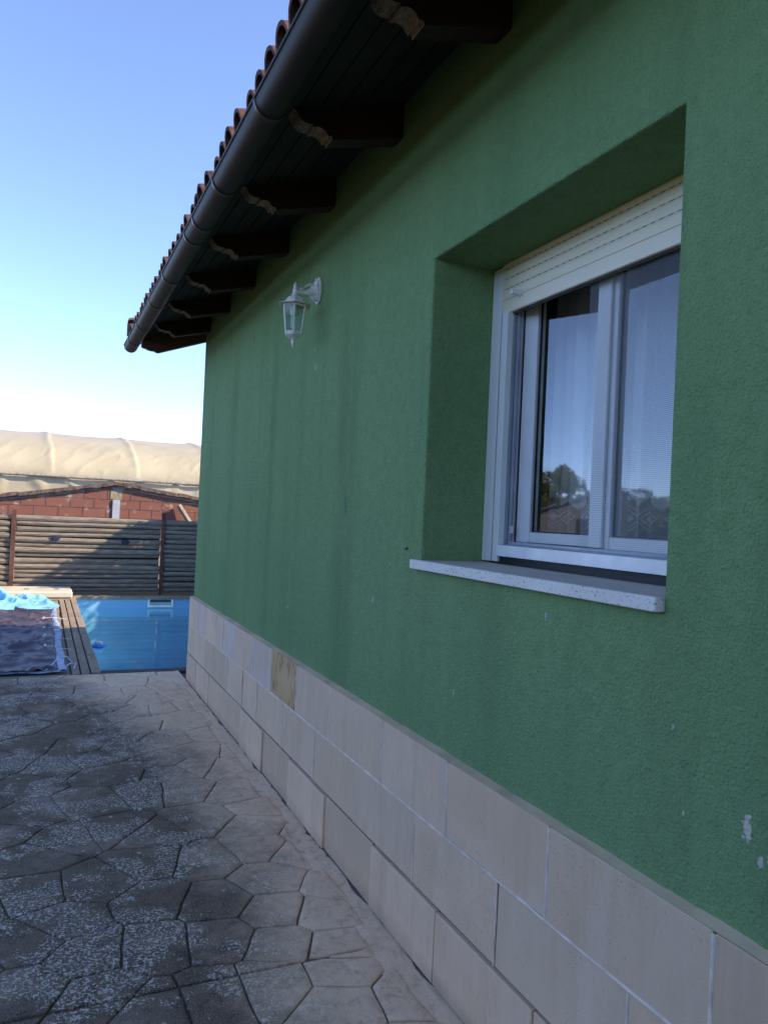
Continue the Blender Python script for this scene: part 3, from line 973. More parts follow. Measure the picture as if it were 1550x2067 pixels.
b = MB(); V = [( -.024, 1.3115, 0), (.262, 1.3115, 0), (.262, 2.5175, 0), (-.003, 2.5175, 0), (-.003, 2.568, 0), (-.024, 2.568, 0)]
b.prism([(p[0], p[1]) for p in V], lambda u, v, w: (u, v, w), 1.3635, 1.3980)
b.build('window_sill', MT['sill'], window, bevel=.0025)
# roller shutter
b = MB(); b.box(FX + .018, FX + .026, 1.372, 2.457, 2.33, 2.52)
shutter = b.build('roller_shutter', simple('shutter_core', (.10, .09, .08), .8), house)
zz = 2.335
b = MB(); b.box(FX + .002, FX + .017, 1.374, 2.455, zz, zz + .052); b.build('bottom_bar', MT['cream'], shutter, bevel=.002)
zz += .0535
srows = [.040, .038, .038, .038]
for i, h in enumerate(srows):
    b = MB(); zt = min(zz + h - .0016, 2.5215)
    pts = [(FX + .0035, zz), (FX + .0005, zz + h * .3), (FX + .0005, zz + h * .7), (FX + .0035, zt), (FX + .017, zt), (FX + .017, zz)]
    b.prism(pts, lambda u, v, w: (u, w, v), 1.374, 2.455)
    b.build('shutter_slat', MT['cream'], shutter)
    # punched light slots show as dashes in the joint
    zz += h
b = MB()
zz = 2.335 + .0535 + .040
for i in range(3):
    yv = 1.40
    while yv < 2.43:
        b.box(FX + .0022, FX + .004, yv, yv + .017, zz - .0022, zz - .0006)
        yv += .034
    zz += .038
o = b.build('light_slot', MT['rubber'], shutter); o['kind'] = 'stuff'
b = MB(); b.tube([(FX + .004, 2.335, 2.388), (FX - .012, 2.335, 2.388), (FX - .038, 2.335, 2.388)], [.0125, .0115, .008], 12); b.build('stop_knob', MT['white'], shutter, smooth='auto')

# ================================================================== curtain
def curtain(z0, z1, zn):
    b = MB()
    def fn(u, v):
        y = 1.36 + 1.12 * u
        z = z0 + (z1 - z0) * v
        x = .545 + .016 * math.sin(y * 75 + .8 * math.sin(y * 13)) + .010 * math.sin(y * 31 + 1.2)
        return (x, y, z)
    b.grid(220, zn, fn)
    return b
cur = thing('curtain', 'sheer white curtain with lace hem hanging behind the window panes', 'curtain')
curtain(1.675, 2.6, 4).build('drape', MT['curtain'], cur, smooth=True, fix=False)
curtain(1.515, 1.675, 3).build('lace_hem', MT['lace'], cur, smooth=True, fix=False)

# ================================================================== wall lamp
lamp = thing('wall_lamp', 'white lantern wall lamp hanging from a bracket on the green stucco wall', 'lamp')
LX, LY = -.135, 3.83
b = MB()
pl = []
for i in range(20):
    a = 2 * math.pi * i / 20
    yy, zz = .046 * math.sin(a), .074 * math.cos(a)
    if abs(math.cos(a)) > .9: yy *= .55
    pl.append((LY + .008 + yy, 2.733 + zz))
b.prism(pl, lambda u, v, w: (w, u, v), -.014, .0)
pl2 = [(LY + .008 + (u - LY - .008) * .72, 2.733 + (v - 2.733) * .86) for u, v in pl]
b.prism(pl2, lambda u, v, w: (w, u, v), -.026, -.014)
plate = b.build('wall_plate', MT['lampwhite'], lamp, bevel=.003)
b = MB()
for dz in (.05, 0.0, -.052):
    b.tube([(-.0285, LY + .008, 2.733 + dz), (-.024, LY + .008, 2.733 + dz)], .004, 8)
b.build('screw', MT['rubber'], plate)
b = MB()
b.tube([(-.022, LY + .004, 2.727), (-.040, LY + .004, 2.719), (-.065, LY + .002, 2.711), (-.10, LY, 2.706), (LX, LY, 2.705)], [.040, .027, .017, .012, .011], 12)
b.tube([(-.026, LY + .004, 2.690), (-.046, LY + .003, 2.700), (-.070, LY + .002, 2.705)], [.018, .012, .006], 8)
b.tube([(-.022, LY + .004, 2.752), (-.042, LY, 2.757), (-.062, LY, 2.756), (-.078, LY, 2.746), (-.090, LY, 2.733), (-.103, LY, 2.727)], [.011, .008, .006, .004, .003, .003], 8)
b.tube([(-.102, LY, 2.722), (-.106, LY, 2.732)], .0045, 6)
b.build('arm', MT['lampwhite'], lamp, smooth='auto')
b = MB()
b.lathe([(.012, 2.690), (.013, 2.717), (.0115, 2.719), (.0095, 2.722), (.011, 2.728), (.009, 2.738), (.005, 2.748), (.0012, 2.760)], (LX, LY), 12)
b.lathe([(.022, 2.676), (.022, 2.682), (.015, 2.690), (.017, 2.696), (.012, 2.702)], (LX, LY), 12)
b.build('finial', MT['lampwhite'], lamp, smooth='auto')
HR = math.atan2(-LY, -1.29217857 - LX) + math.pi / 2 * 0     # one arris faces the viewer's side
b = MB()
b.lathe([(.052, 2.636), (.060, 2.640), (.058, 2.652), (.050, 2.655), (.047, 2.664), (.034, 2.676), (.021, 2.682)], (LX, LY), 6, HR)
b.build('cap', MT['lampwhite'], lamp)
b = MB(); b.lathe([(.092, 2.632), (.093, 2.635), (.060, 2.6405), (.055, 2.6405), (.060, 2.635)], (LX, LY), 6, HR); b.build('brim', MT['lamprust'], lamp)
# cage: six arrises, top and bottom rings, six panes
cage = MB()
def hexp(r, z, k): a = HR + math.pi / 3 * k; return Vector((LX + r * math.cos(a), LY + r * math.sin(a), z))
zt, zb, rt, rb = 2.632, 2.487, .062, .044
for k in range(6):
    cage.tube([hexp(rt, zt, k), hexp(rb, zb, k)], .0045, 6)
    cage.tube([hexp(rt, zt - .003, k), hexp(rt, zt - .003, k + 1)], .005, 6)
    cage.tube([hexp(rb, zb + .004, k), hexp(rb, zb + .004, k + 1)], .006, 6)
cage.build('cage', MT['lampwhite'], lamp)
for k in range(6):
    g = MB(); g.add([hexp(rt * .97, zt - .004, k), hexp(rt * .97, zt - .004, k + 1), hexp(rb * .97, zb, k + 1), hexp(rb * .97, zb, k)], [(0, 1, 2, 3)])
    g.build('pane', MT['lampglass'], lamp)
b = MB()
b.lathe([(.047, 2.489), (.046, 2.480), (.039, 2.473), (.034, 2.470)], (LX, LY), 6, HR)
b.lathe([(.032, 2.471), (.020, 2.464), (.011, 2.458), (.008, 2.452), (.010, 2.446), (.0085, 2.436), (.004, 2.420), (.001, 2.412)], (LX, LY), 12)
b.build('bottom_finial', MT['lampwhite'], lamp, smooth='auto')
b = MB(); b.lathe([(.016, 2.632), (.020, 2.61), (.023, 2.597), (.019, 2.582), (.010, 2.578)], (LX, LY), 12)
b.tube([(LX - .009, LY, 2.58), (LX - .009, LY, 2.512)], .007, 8); b.tube([(LX + .009, LY, 2.58), (LX + .009, LY, 2.512)], .007, 8)
b.build('bulb', MT['bulb'], lamp, smooth='auto')

# ================================================================== pool
pool = thing('swimming_pool', 'sunken swimming pool with bright blue liner behind the house corner', 'swimming pool')
x0, x1, y0, y1 = POOL
m = MB()
V = [(x0, y0, -.012), (x1, y0, -.012), (x1, y1, -.012), (x0, y1, -.012), (x0, y0, -1.25), (x1, y0, -1.25), (x1, y1, -1.25), (x0, y1, -1.25)]
m.add(V, [(0, 4, 5, 1), (1, 5, 6, 2), (2, 6, 7, 3), (3, 7, 4, 0), (4, 7, 6, 5)])
liner = simple('blue_pool_liner', (.22, .44, .66), .45, var=.08, nscale=1.5)
m.build('liner', liner, pool, fix=False)
b = MB()
def frame(b, xa, xb, za, zb, w, ya, yb):
    b.box(xa, xb, ya, yb, za, za + w); b.box(xa, xb, ya, yb, zb - w, zb); b.box(xa, xa + w, ya, yb, za + w, zb - w); b.box(xb - w, xb, ya, yb, za + w, zb - w)
frame(b, .455, .885, -.188, -.012, .036, y1 - .02, y1 - .002)
sk = b.build('skimmer', simple('greyed_white_plastic', (.82, .82, .74), .5, var=.15), pool, bevel=.003)
b = MB(); b.box(.492, .848, y1 - .006, y1 - .003, -.150, -.062); b.build('throat', simple('dark_skimmer_throat', (.035, .06, .05), .6), sk)
b = MB(); b.box(.494, .846, y1 - .014, y1 - .008, -.150, -.102); b.build('flap', simple('grey_blue_flap', (.30, .42, .46), .5), sk)
timber = wood_material('grey_weathered_deck_timber', (.25, .19, .135), (.38, .295, .21), (2, 16, 16), .9)
timber_dark = wood_material('dark_edge_timber', (.055, .042, .034), (.09, .07, .055), (2, 16, 16), .85)
drng = random.Random(12)
def plank(name, x0, x1, y0, y1, z0, z1, mat, par, alongy=True):
    b = MB()
    cx, cy = (x0 + x1) / 2, (y0 + y1) / 2
    if alongy:
        b.box(-(y1 - y0) / 2, (y1 - y0) / 2, -(x1 - x0) / 2, (x1 - x0) / 2, z0, z1)
    else:
        b.box(-(x1 - x0) / 2, (x1 - x0) / 2, -(y1 - y0) / 2, (y1 - y0) / 2, z0, z1)
    o = b.build(name, mat, par, bevel=.006)
    o.location = (cx, cy, 0)
    o.rotation_euler = (0, 0, (math.pi / 2 if alongy else 0) + drng.uniform(-.004, .004))
    return o
# coping along the near and far edges
plank('coping_board', POOL[0], .7, 7.44, 7.585, -.09, -.008, timber_dark, pool, False)
plank('coping_board', .705, 2.2, 7.44, 7.585, -.09, -.008, timber_dark, pool, False)
for a, bb in ((-.74, .02), (.025, .78), (.785, 1.5), (1.505, 2.3)):
    plank('coping_board', a, bb, 13.62, 13.80, -.05, .004 + drng.uniform(-.004, .004), timber, pool, False)
yv = 7.42
while yv < 13.55:
    L = drng.uniform(.36, .52)
    plank('coping_board', -.803, -.722, yv, min(yv + L, 13.6), -.06, .012 + drng.uniform(-.004, .004), timber, pool)
    yv += L + .006
b = MB()
b.grid(60, 80, lambda u, v: (x0 + .002 + (x1 - x0 - .004) * u, y0 + .002 + (y1 - y0 - .004) * v, -.205))
tag(b.build('pool_water', glass_material('pool_water', (.84, .96, .92), 1.33, .75, .03, (5.0, .06)), smooth=True, fix=False), kind='structure')
fl = thing('chlorine_float', 'round blue and white chlorine float drifting near the left pool edge', 'pool float')
fx, fy = -.575, 9.98
b = MB(); b.lathe([(.05, -.225), (.085, -.205), (.088, -.19), (.07, -.175), (.04, -.172)], (fx, fy), 20); b.build('body', simple('blue_plastic', (.05, .27, .72), .4), fl, smooth='auto')
b = MB(); b.lathe([(.050, -.174), (.052, -.150), (.044, -.138), (.01, -.136)], (fx, fy), 16); b.build('cap', simple('white_plastic', (.75, .75, .75), .4), fl, smooth='auto')

# deck boards left of the pool
m = MB(); m.box(-2.9, -.81, 7.41, 14.1, -.07, -.030)
deck = tag(m.build('deck', MT['bed']), kind='structure')
for xa, xb in ((-.970, -.900), (-.888, -.815)):
    yv = 7.42 + drng.uniform(0, .2) - .2
    while yv < 13.9:
        L = drng.uniform(.36, .52)
        plank('deck_board', xa, xb, max(yv, 7.42), yv + L, -.028, .006 + drng.uniform(-.005, .005), timber, deck)
        yv += L + .006
b = MB(); b.box(-2.9, -.985, 7.41, 14.1, -.029, -.012); b.build('deck_slab', timber, deck)

# ================================================================== pool cover (tarpaulin)
cover = thing('pool_cover', 'dark grey folded pool cover with blue welded border lying beside the pool', 'pool cover')
def cz(x, y):
    v = Vector((x * 2.2, y * 1.3, 0))
    h = .022 + .016 * noise.noise(v) + .008 * noise.noise(Vector((x * 7 + y * 2, y * 4.5, 3)))
    rid = abs(noise.noise(Vector((x * 2.0 + y * 1.1, y * 2.1, 7))))
    h += .034 * max(0, .12 - rid) / .12
    rid = abs(noise.noise(Vector((x * 3.2 - y * .6, y * 3.4, 17))))
    h += .022 * max(0, .10 - rid) / .10
    return max(.006, h)
def cxr(y): return -1.075 + .03 * noise.noise(Vector((0, y * 1.3, 5))) - .012 * (y - 7.5) * .3
t = NT('dark_tarpaulin')
c = t.mix(t.rng(t.noise(2.5, 4), .35, .65), (.045, .036, .052), (.085, .066, .075))
c = t.mix(t.math('MULTIPLY', t.rng(t.noise(9, 4), .58, .7), .5), c, (.17, .14, .13))
tarpm = t.fin(c, .42, t.bump(t.noise(14, 3), .25, .01), spec=.5)
b = MB(); b.grid(90, 150, lambda u, v: ((lambda y: ((-2.85 + (cxr(y) + 2.85) * u), y, cz(-2.85 + (cxr(y) + 2.85) * u, y) * min(1, (1 - u) * 25 + .4)))(7.50 + 4.9 * v)))
b.build('sheet', tarpm, cover, smooth=True, fix=False)
bluem = simple('blue_border_tarp', (.27, .34, .45), .45, var=.6, nscale=16)
def strip(u, v):
    y = 7.50 + 4.95 * v
    xa = cxr(y) - .01
    w = .070 + .02 * noise.noise(Vector((1, y * 2, 0)))
    x = xa + w * u
    return (x, y, cz(xa, y) * .42 + .010 + .02 * noise.noise(Vector((x * 14, y * 6, 2))) * (1 - abs(u - .5)) + .012 * math.sin(u * math.pi))
b = MB(); b.grid(6, 120, strip); b.build('side_border', bluem, cover, smooth=True, fix=False)
def fstrip(u, v):
    x = -2.85 + 1.84 * u
    return (x, 7.485 + .035 * v + .01 * noise.noise(Vector((x * 5, 0, 0))), .012 + .012 * noise.noise(Vector((x * 6, v, 1))) + .01 * v)
b = MB(); b.grid(60, 3, fstrip); b.build('front_border', bluem, cover, smooth=True, fix=False)
ty0 = None
for yv in (8.55, 9.2, 9.95, 10.8):
    b = MB()
    xa = cxr(yv)
    b.tube([(xa - .10, yv, cz(xa - .10, yv) + .02), (xa - .06, yv + .01, cz(xa - .08, yv) + .022), (xa + .02, yv + .0, .050), (xa + .10, yv + .02, .030), (xa + .17, yv + .02, .022)], .003, 6)
    b.tube([(xa - .125, yv, cz(xa - .12, yv) + .015), (xa - .10, yv, cz(xa - .10, yv) + .03)], [.013, .015], 8)
    b.build('bungee_tie', simple('white_elastic', (.72, .70, .68), .6), cover, smooth='auto')
b = MB()
b.tube([(-1.20, 7.50, .02), (-1.16, 7.62, .03), (-1.08, 7.80, .09), (-1.00, 7.93, .07), (-.97, 7.90, .03)], .006, 6)
b.tube([(-1.04, 7.60, .02), (-.98, 7.70, .05), (-.93, 7.72, .04), (-.95, 7.60, .02)], .006, 6)
b.build('loose_cord', simple('pale_blue_cord', (.45, .55, .75), .6), cover, smooth='auto')

# light blue crumpled sheet on top of the cover's far end
def bs(u, v):
    x = -2.15 + 1.10 * u + .10 * math.sin(v * 5) * (u - .3)
    y = 11.55 + 1.35 * v + .25 * u * (1 - v)
    e = min(1, min(u, 1 - u, v, 1 - v) * 7)
    h = .035 + .07 * (.5 + noise.noise(Vector((x * 1.9, y * 1.5, 11)))) + .022 * noise.noise(Vector((x * 6, y * 4, 4)))
    rid = abs(noise.noise(Vector((x * 2.6 + y * .9, y * 1.8, 31))))
    h += .075 * max(0, .2 - rid) / .2
    rid = abs(noise.noise(Vector((x * 5.0 - y * 1.5, y * 3.6, 51))))
    h += .035 * max(0, .16 - rid) / .16
    rid = abs(noise.noise(Vector((x * 9.0 + y * 4, y * 6.0, 71))))
    h += .014 * max(0, .16 - rid) / .16
    h *= (.5 + .9 * v) * (1.15 - .6 * u)
    return (x, y, .025 + max(.015, h) * (.25 + .75 * e))
b = MB(); b.grid(70, 60, bs)
tag(b.build('light_blue_sheet', simple('light_blue_plastic_sheet', (.22, .52, .78), .32, var=.2, nscale=5, spec=.6), smooth=True, fix=False), 'crumpled light blue plastic sheet lying on the far end of the dark cover', 'plastic sheet')
# cream board behind
wb = thing('cream_panel', 'long cream plastic lid lying flat against the foot of the pole fence', 'panel')
b = MB(); b.box(-2.7, -.775, 13.12, 13.98, .03, .135); b.build('lid', simple('cream_plastic', (.62, .55, .42), .5, var=.12, nscale=3), wb, bevel=.02)
b = MB(); b.box(-2.68, -.79, 13.14, 13.96, -.012, .028); b.build('base', simple('grey_green_base', (.26, .27, .21), .7, var=.3), wb, bevel=.006)
b = MB()
for xx in (-1.0, -1.45, -2.0): b.box(xx - .035, xx + .035, 13.45, 13.50, .133, .145)
b.build('clip', simple('brown_clip', (.16, .12, .09), .6), wb)
# dark timber wedge at the left edge
b = MB(); b.prism([(-2.35, .05), (-1.80, .05), (-1.98, .16), (-2.35, .30)], lambda u, v, w: (u, w, v), 12.62, 12.75)
tag(b.build('timber_offcut', MT['redwood'], bevel=.01), 'dark brown timber wedge lying left of the light blue sheet', 'timber')

# ================================================================== pole fence
fence = thing('pole_fence', 'fence of stacked horizontal wooden poles between rusty steel posts behind the pool', 'fence')
FY = 14.25
logm = wood_material('weathered_fence_pole', (.155, .125, .095), (.37, .315, .25), (1.5, 12, 12), .9)
frng = random.Random(5)
def log_mesh(L, r):
    b = MB(); P = []; Rr = []
    bend = frng.uniform(-.012, .012); bz = frng.uniform(-.010, .010)
    for i in range(7):
        u = i / 6
        P.append((-L / 2 + L * u, bend * math.sin(math.pi * u) + frng.uniform(-.002, .002), bz * math.sin(math.pi * u) + frng.uniform(-.003, .003)))
        Rr.append(r * (1 + (u - .5) * frng.uniform(-.12, .12) + frng.uniform(-.03, .03)))
    b.tube(P, Rr, 9)
    return b
for xa, xb in ((-4.05, -1.735), (-1.665, .70), (.775, 3.1)):
    z = .045
    k = 0
    poles = []
    while z < 1.25:
        r = frng.uniform(.035, .049)
        if k == 14: r = .05
        L = xb - xa + frng.uniform(-.03, .02)
        poles.append((r, L, z)); z += r * 2.04; k += 1
    fz = 1.262 / poles[-1][2]
    for r, L, z in poles:
        z *= fz
        o = log_mesh(L, r * fz).build('pole', logm, fence, smooth='auto')
        o.location = ((xa + xb) / 2 + frng.uniform(-.01, .01), FY + frng.uniform(-.018, .018), z + frng.uniform(-.003, .003))
        o.rotation_euler = (0, frng.uniform(-.0055, .0055) + (math.pi if frng.random() < .5 else 0), 0)
b = MB()
for xa, xb in ((-4.0, -1.74), (-1.66, .695), (.78, 3.05)):
    b.box(xa, xb, FY + .075, FY + .079, .02, 1.235)
b.build('gap_shade_sheet', simple('black_gap_shade', (.012, .013, .012), .95), fence)  # added black sheet standing in for the shade seen between the poles
postm = simple('rust_brown_steel_post', (.12, .055, .042), .7, .2, var=.35, nscale=12)
for xp, zt in ((-1.70, 1.40), (.735, 1.455), (3.12, 1.42)):
    b = MB(); V = [(xp - .034, FY - .060, -.03), (xp + .034, FY - .060, -.03)]
    b.box(xp - .034, xp + .034, FY - .068, FY - .060, -.03, zt)
    b.box(xp - .005, xp + .005, FY - .059, FY + .02, -.03, zt - .002)
    b.build('post', postm, fence)
clipm = simple('navy_blue_clip', (.02, .035, .06), .5)
for xc, zc in ((-1.051, .937), (.086, .901)):
    b = MB(); b.box(xc - .055, xc + .055, FY - .075, FY - .05, zc - .042, zc + .042); b.box(xc + .055, xc + .075, FY - .068, FY - .052, zc - .02, zc + .025); b.box(xc - .04, xc + .04, FY - .082, FY - .076, zc - .028, zc + .028)
    b.build('clip', clipm, fence, bevel=.003)

# ================================================================== brick shed
shed = thing('brick_shed', 'low gabled shed of unplastered red hollow bricks behind the pole fence', 'shed')
SY = 16.2
RXs, RZs = .08, 1.97
def roofz(x): return RZs - (.173 * (RXs - x) if x < RXs else .140 * (x - RXs))
b = MB()
pts = [(-5.2, 0), (5.6, 0), (5.6, roofz(5.6) - .02), (RXs, RZs - .02), (-5.2, roofz(-5.2) - .02)]
b.prism(pts, lambda u, v, w: (u, w, v), SY + .012, SY + 4.5)
t = NT('grey_lime_mortar')
c = t.mix(t.rng(t.noise(6, 5), .3, .7), (.33, .28, .24), (.46, .41, .36))
shed_wall = b.build('wall', t.fin(c, .95, t.bump(t.noise(40, 4), .7, .012)), shed)
t = NT('red_hollow_brick')
c = t.mix(t.rand(), (.21, .085, .058), (.245, .102, .070))
c = t.mix(t.math('MULTIPLY', t.rng(t.noise(5, 4), .45, .7), .4), c, (.30, .11, .075))
pn = t.math('ADD', t.noise(5.5, 4, .6), t.math('MULTIPLY', t.noise(30, 3), .2))
c = t.mix(t.math('MULTIPLY', t.rng(pn, .70, .78), .7), c, (.42, .36, .31))
brm = t.fin(c, .9, t.bump(t.noise(30, 3), .3, .006))
BW, BH = .440, .184
sr = random.Random(9)
row = 0; z = 1.282 - BH * 2
ok = 0
while z < 2.0:
    off = {0: .1, 1: .1, 2: .127, 3: -.105, 4: .14}.get(row, 0) - .02
    x = -5.2 + off - BW
    x = -1.975 + off - BW * 8
    while x < 5.5:
        xa, xb = x + .008, x + BW - .008
        poly = [(xa, z + .008), (xb, z + .008), (xb, z + BH - .008), (xa, z + BH - .008)]
        gapL = .045 + .05 * sr.random()
        poly = clip_poly(poly, -.173, 1, RZs - .173 * RXs - gapL)
        if poly: poly = clip_poly(poly, .140, 1, RZs + .140 * RXs - gapL)
        # the concrete post takes its place
        if poly and xb > .0 and xa < .16:
            parts = [clip_poly(poly, 1, 0, -.002), clip_poly(poly, -1, 0, -.165)]
        else:
            parts = [poly]
        for poly in parts:
            if len(poly) >= 3 and max(p[1] for p in poly) - min(p[1] for p in poly) > .03 and max(p[0] for p in poly) - min(p[0] for p in poly) > .05 and -3.2 < x < 3.2:
                b = MB(); yo = SY + sr.uniform(-.004, .003)
                b.prism(poly, lambda u, v, w: (u, w, v), yo, SY + .03)
                b.build('brick', brm, shed_wall)
        x += BW
    z += BH; row += 1
b = MB(); b.box(.012, .150, SY - .03, SY + .05, .6, 1.655); b.build('concrete_post', simple('pale_blue_grey_concrete', (.42, .45, .50), .85, var=.12), shed)
b = MB(); b.box(-.035, .185, SY - .012, SY + .05, 1.66, 1.83); b.build('post_head_block', simple('lichen_stained_mortar', (.30, .25, .17), .95, var=.4, nscale=25, bump=.8, bscale=50), shed)
# ragged roof edge
b = MB()
for x0_, x1_ in ((-5.4, RXs), (RXs, 5.8)):
    pts = [(x0_, roofz(x0_)), (x1_, roofz(x1_)), (x1_, roofz(x1_) + .05), (x0_, roofz(x0_) + .05)]
    b.prism(pts, lambda u, v, w: (u, w, v), SY - .05, SY + 4.7)
sroof = b.build('roof', simple('dark_weathered_roof_sheet', (.13, .10, .085), .9, var=.5, nscale=18, bump=.6), shed)
edm = simple('broken_tile_edge', (.15, .10, .085), .95, var=.6, nscale=22, bump=.6)
x = -3.3
while x < 3.4:
    w = sr.uniform(.16, .30)
    b = MB(); h = sr.uniform(.035, .055); dz = sr.uniform(-.008, .010)
    xm = x + w / 2
    s = .173 if xm < RXs else -.140
    pts = [(x, roofz(xm) - s * w / 2 + dz - .018), (x + w * .4, roofz(xm) - s * w * .1 + dz - .022 + sr.uniform(-.012, .006)), (x + w - .006, roofz(xm) + s * w / 2 + dz - .016), (x + w - .006, roofz(xm) + s * w / 2 + dz + h), (x + w * .5, roofz(xm) + dz + h + sr.uniform(-.004, .010)), (x, roofz(xm) - s * w / 2 + dz + h)]
    b.prism(pts, lambda u, v, w_: (u, w_, v), SY - .085, SY - .03)
    b.build('edge_tile', edm, sroof)
    x += w
# timber leaning against the shed
o = MB()
tl = thing('leaning_timber', 'short pale timber post leaning at a slant against the red brick shed', 'timber')
a = Vector((1.30, SY - .10, 1.60)); bq = Vector((1.86, SY - .22, .75))
o.tube([a, (a + bq) / 2, bq], .052, 4); o.build('shaft', logm, tl)
o = MB(); d = (a - bq).normalized(); o.tube([a - d * .004, a + d * .006], .047, 4); o.build('cut_end', simple('pale_cut_wood', (.55, .47, .34), .8), tl)

# ================================================================== polytunnel
pt = thing('polytunnel', 'long greenhouse tunnel clad in cream plastic film behind the brick shed', 'greenhouse')
TY, TZ = 20.0, 2.18
HOOPS = [-6.6, -4.9, -3.12, -1.25, .70, 2.65, 4.5, 6.4, 8.3]
def tun(x, th):
    """film point: th 0 at the rail, pi/2 at the crown"""
    bulge = 0.0
    for hx in HOOPS:
        d = x - hx - .16 * math.cos(th) ** 2 + .05 * noise.noise(Vector((th * 3, hx, 1)))
        bulge = max(bulge, math.exp(-(d / .035) ** 2) if d > 0 else math.exp(-(d / .11) ** 2))
    sag = 0
    for a_, b_ in zip(HOOPS[:-1], HOOPS[1:]):
        if a_ <= x <= b_:
            sag = math.sin(math.pi * (x - a_) / (b_ - a_))
    k = math.sin(min(th, math.pi / 2))
    wr = 0
    s = th * 4.2
    # diagonal pull wrinkles from the rail
    rr = abs(noise.noise(Vector((x * 1.9 - s * .85, s * .45, 2.0))))
    wr += .021 * max(0, .13 - rr) / .13 * max(0, 1 - abs(th - .38) / .55)
    rr = abs(noise.noise(Vector((x * 3.4 - s * 1.3, s * .5, 9.0))))
    wr += .013 * max(0, .10 - rr) / .10 * max(0, 1 - abs(th - .45) / .5)
    wr += .012 * noise.noise(Vector((x * 2.2, s * 1.6, 5)))
    r = -.022 * sag + .032 * bulge * min(1, th * 3) + wr
    cy, cz_ = TY + 4.0, TZ
    return (x, cy - (4.0 + r) * math.cos(th), cz_ + (1.33 + r) * math.sin(th) + .02 * x * 0)
b = MB(); b.grid(420, 60, lambda u, v: tun(-6.6 + 14.9 * u, v * math.pi * .62))
t = NT('cream_greenhouse_film')
n_ = t.noise(1.2, 4)
c = t.mix(t.rng(n_, .3, .7), (.40, .345, .225), (.455, .395, .265))
c = t.mix(t.math('MULTIPLY', t.rng(t.noise(5, 4), .5, .75), .18), c, (.52, .40, .24))
film = t.fin(c, .45, t.bump(t.noise(9, 3), .25, .02), spec=.35)
b.build('film_roof', film, pt, smooth=True, fix=False)
b = MB()
def side(u, v):
    x = -6.6 + 14.9 * u; z = TZ * (1 - v)
    w = .03 * noise.noise(Vector((x * 1.2 + z, z * 2.0, 3)))
    rr = abs(noise.noise(Vector((x * 1.3 + z * .9, z * 1.5, 8))))
    w += .05 * max(0, .15 - rr) / .15
    return (x, TY + .03 - w - .10 * math.sin(v * 2.5) * .3, z)
b.grid(200, 30, side)
b.build('film_side', film, pt, smooth=True, fix=False)
railm = simple('weathered_grey_rail', (.30, .27, .22), .7, .2, var=.35, nscale=14)
b = MB()
P = [(-6.6 + 14.9 * i / 40, TY - .055, TZ + .0 + .018 * noise.noise(Vector((i * .4, 0, 0)))) for i in range(41)]
b.tube(P, .034, 8); b.build('rail', railm, pt, smooth='auto')
for hx in HOOPS:
    b = MB(); b.tube([(hx, TY + .06, 0), (hx, TY + .06, TZ)] + [(hx, TY + 4 - 3.94 * math.cos(a_), TZ + 1.28 * math.sin(a_)) for a_ in [i * .2 for i in range(1, 9)]], .03, 6)
    b.build('hoop', railm, pt)

# ================================================================== vegetation and the house opposite (seen in the panes; unseen hedges added for their shade)
leafm = leaf_material('shrub_leaf', (.035, .075, .018), (.075, .12, .03))
leafm2 = leaf_material('tree_leaf', (.09, .125, .035), (.17, .19, .06))
barkm = simple('bark', (.09, .065, .045), .9, var=.4, nscale=12, bump=.6)
def crown(b, cx, cy, cz_, rx, ry, rz, n, ls, rg):
    clumps = [(Vector((rg.uniform(-.7, .7), rg.uniform(-.7, .7), rg.uniform(-.75, .6))), rg.uniform(.30, .48)) for _ in range(22)]
    for i in range(n):
        c0, cr = clumps[i % 22]
        d = Vector((rg.gauss(0, 1), rg.gauss(0, 1), rg.gauss(0, 1))).normalized() * cr * rg.uniform(.6, 1.0)
        p = c0 + d
        p = Vector((cx + p.x * rx, cy + p.y * ry, cz_ + p.z * rz))
        if p.z < .03: continue
        nrm = Vector((rg.uniform(-1, 1), rg.uniform(-1, 1), rg.uniform(-1, 1))).normalized()
        tdir = nrm.orthogonal().normalized(); bdir = nrm.cross(tdir)
        s = ls * rg.uniform(.6, 1.3)
        b.add([p - tdir * s, p + bdir * s * .45, p + tdir * s, p - bdir * s * .45], [(0, 1, 2, 3)])
vr = random.Random(31)
def bush(name, label, x, y, r, h, n, cat='shrub', grp=None):
    t_ = thing(name, label, cat, grp)
    b = MB(); crown(b, x, y, h * .52, r, r * .45, h * .55, n, .055, vr); b.build('foliage', leafm, t_, fix=False)
    b = MB()
    for k in range(4):
        b.tube([(x + vr.uniform(-.15, .15), y, -.03), (x + vr.uniform(-.5, .5) * r * .6, y + vr.uniform(-.1, .1), h * .6)], [.03, .012], 6)
    b.build('stem', barkm, t_)
shade_hedge = thing('shade_hedge', 'unseen clipped greenery added behind the house to shade the pole fence', 'shade_hedge')  # out of view, put in to throw shade on the fence
b = MB()
for i in range(5600):
    p = Vector((vr.uniform(2.75, 4.0), vr.uniform(11.9, 13.95), vr.uniform(.1, 1) * 2.85))
    p.z += .30 * noise.noise(Vector((p.x * 2, p.y * 2, 0)))
    if vr.random() < .55:
        p.z = 2.68 + .2 * vr.random() + .6 * noise.noise(Vector((p.x * 2.6, p.y * 2.6, 0)))
    nrm = Vector((vr.uniform(-1, 1), vr.uniform(-1, 1), vr.uniform(-1, 1))).normalized()
    td = nrm.orthogonal().normalized(); bd = nrm.cross(td); sz = .075 * vr.uniform(.6, 1.3)
    b.add([p - td * sz, p + bd * sz * .5, p + td * sz, p - bd * sz * .5], [(0, 1, 2, 3)])
b.build('foliage', leafm, shade_hedge, fix=False)
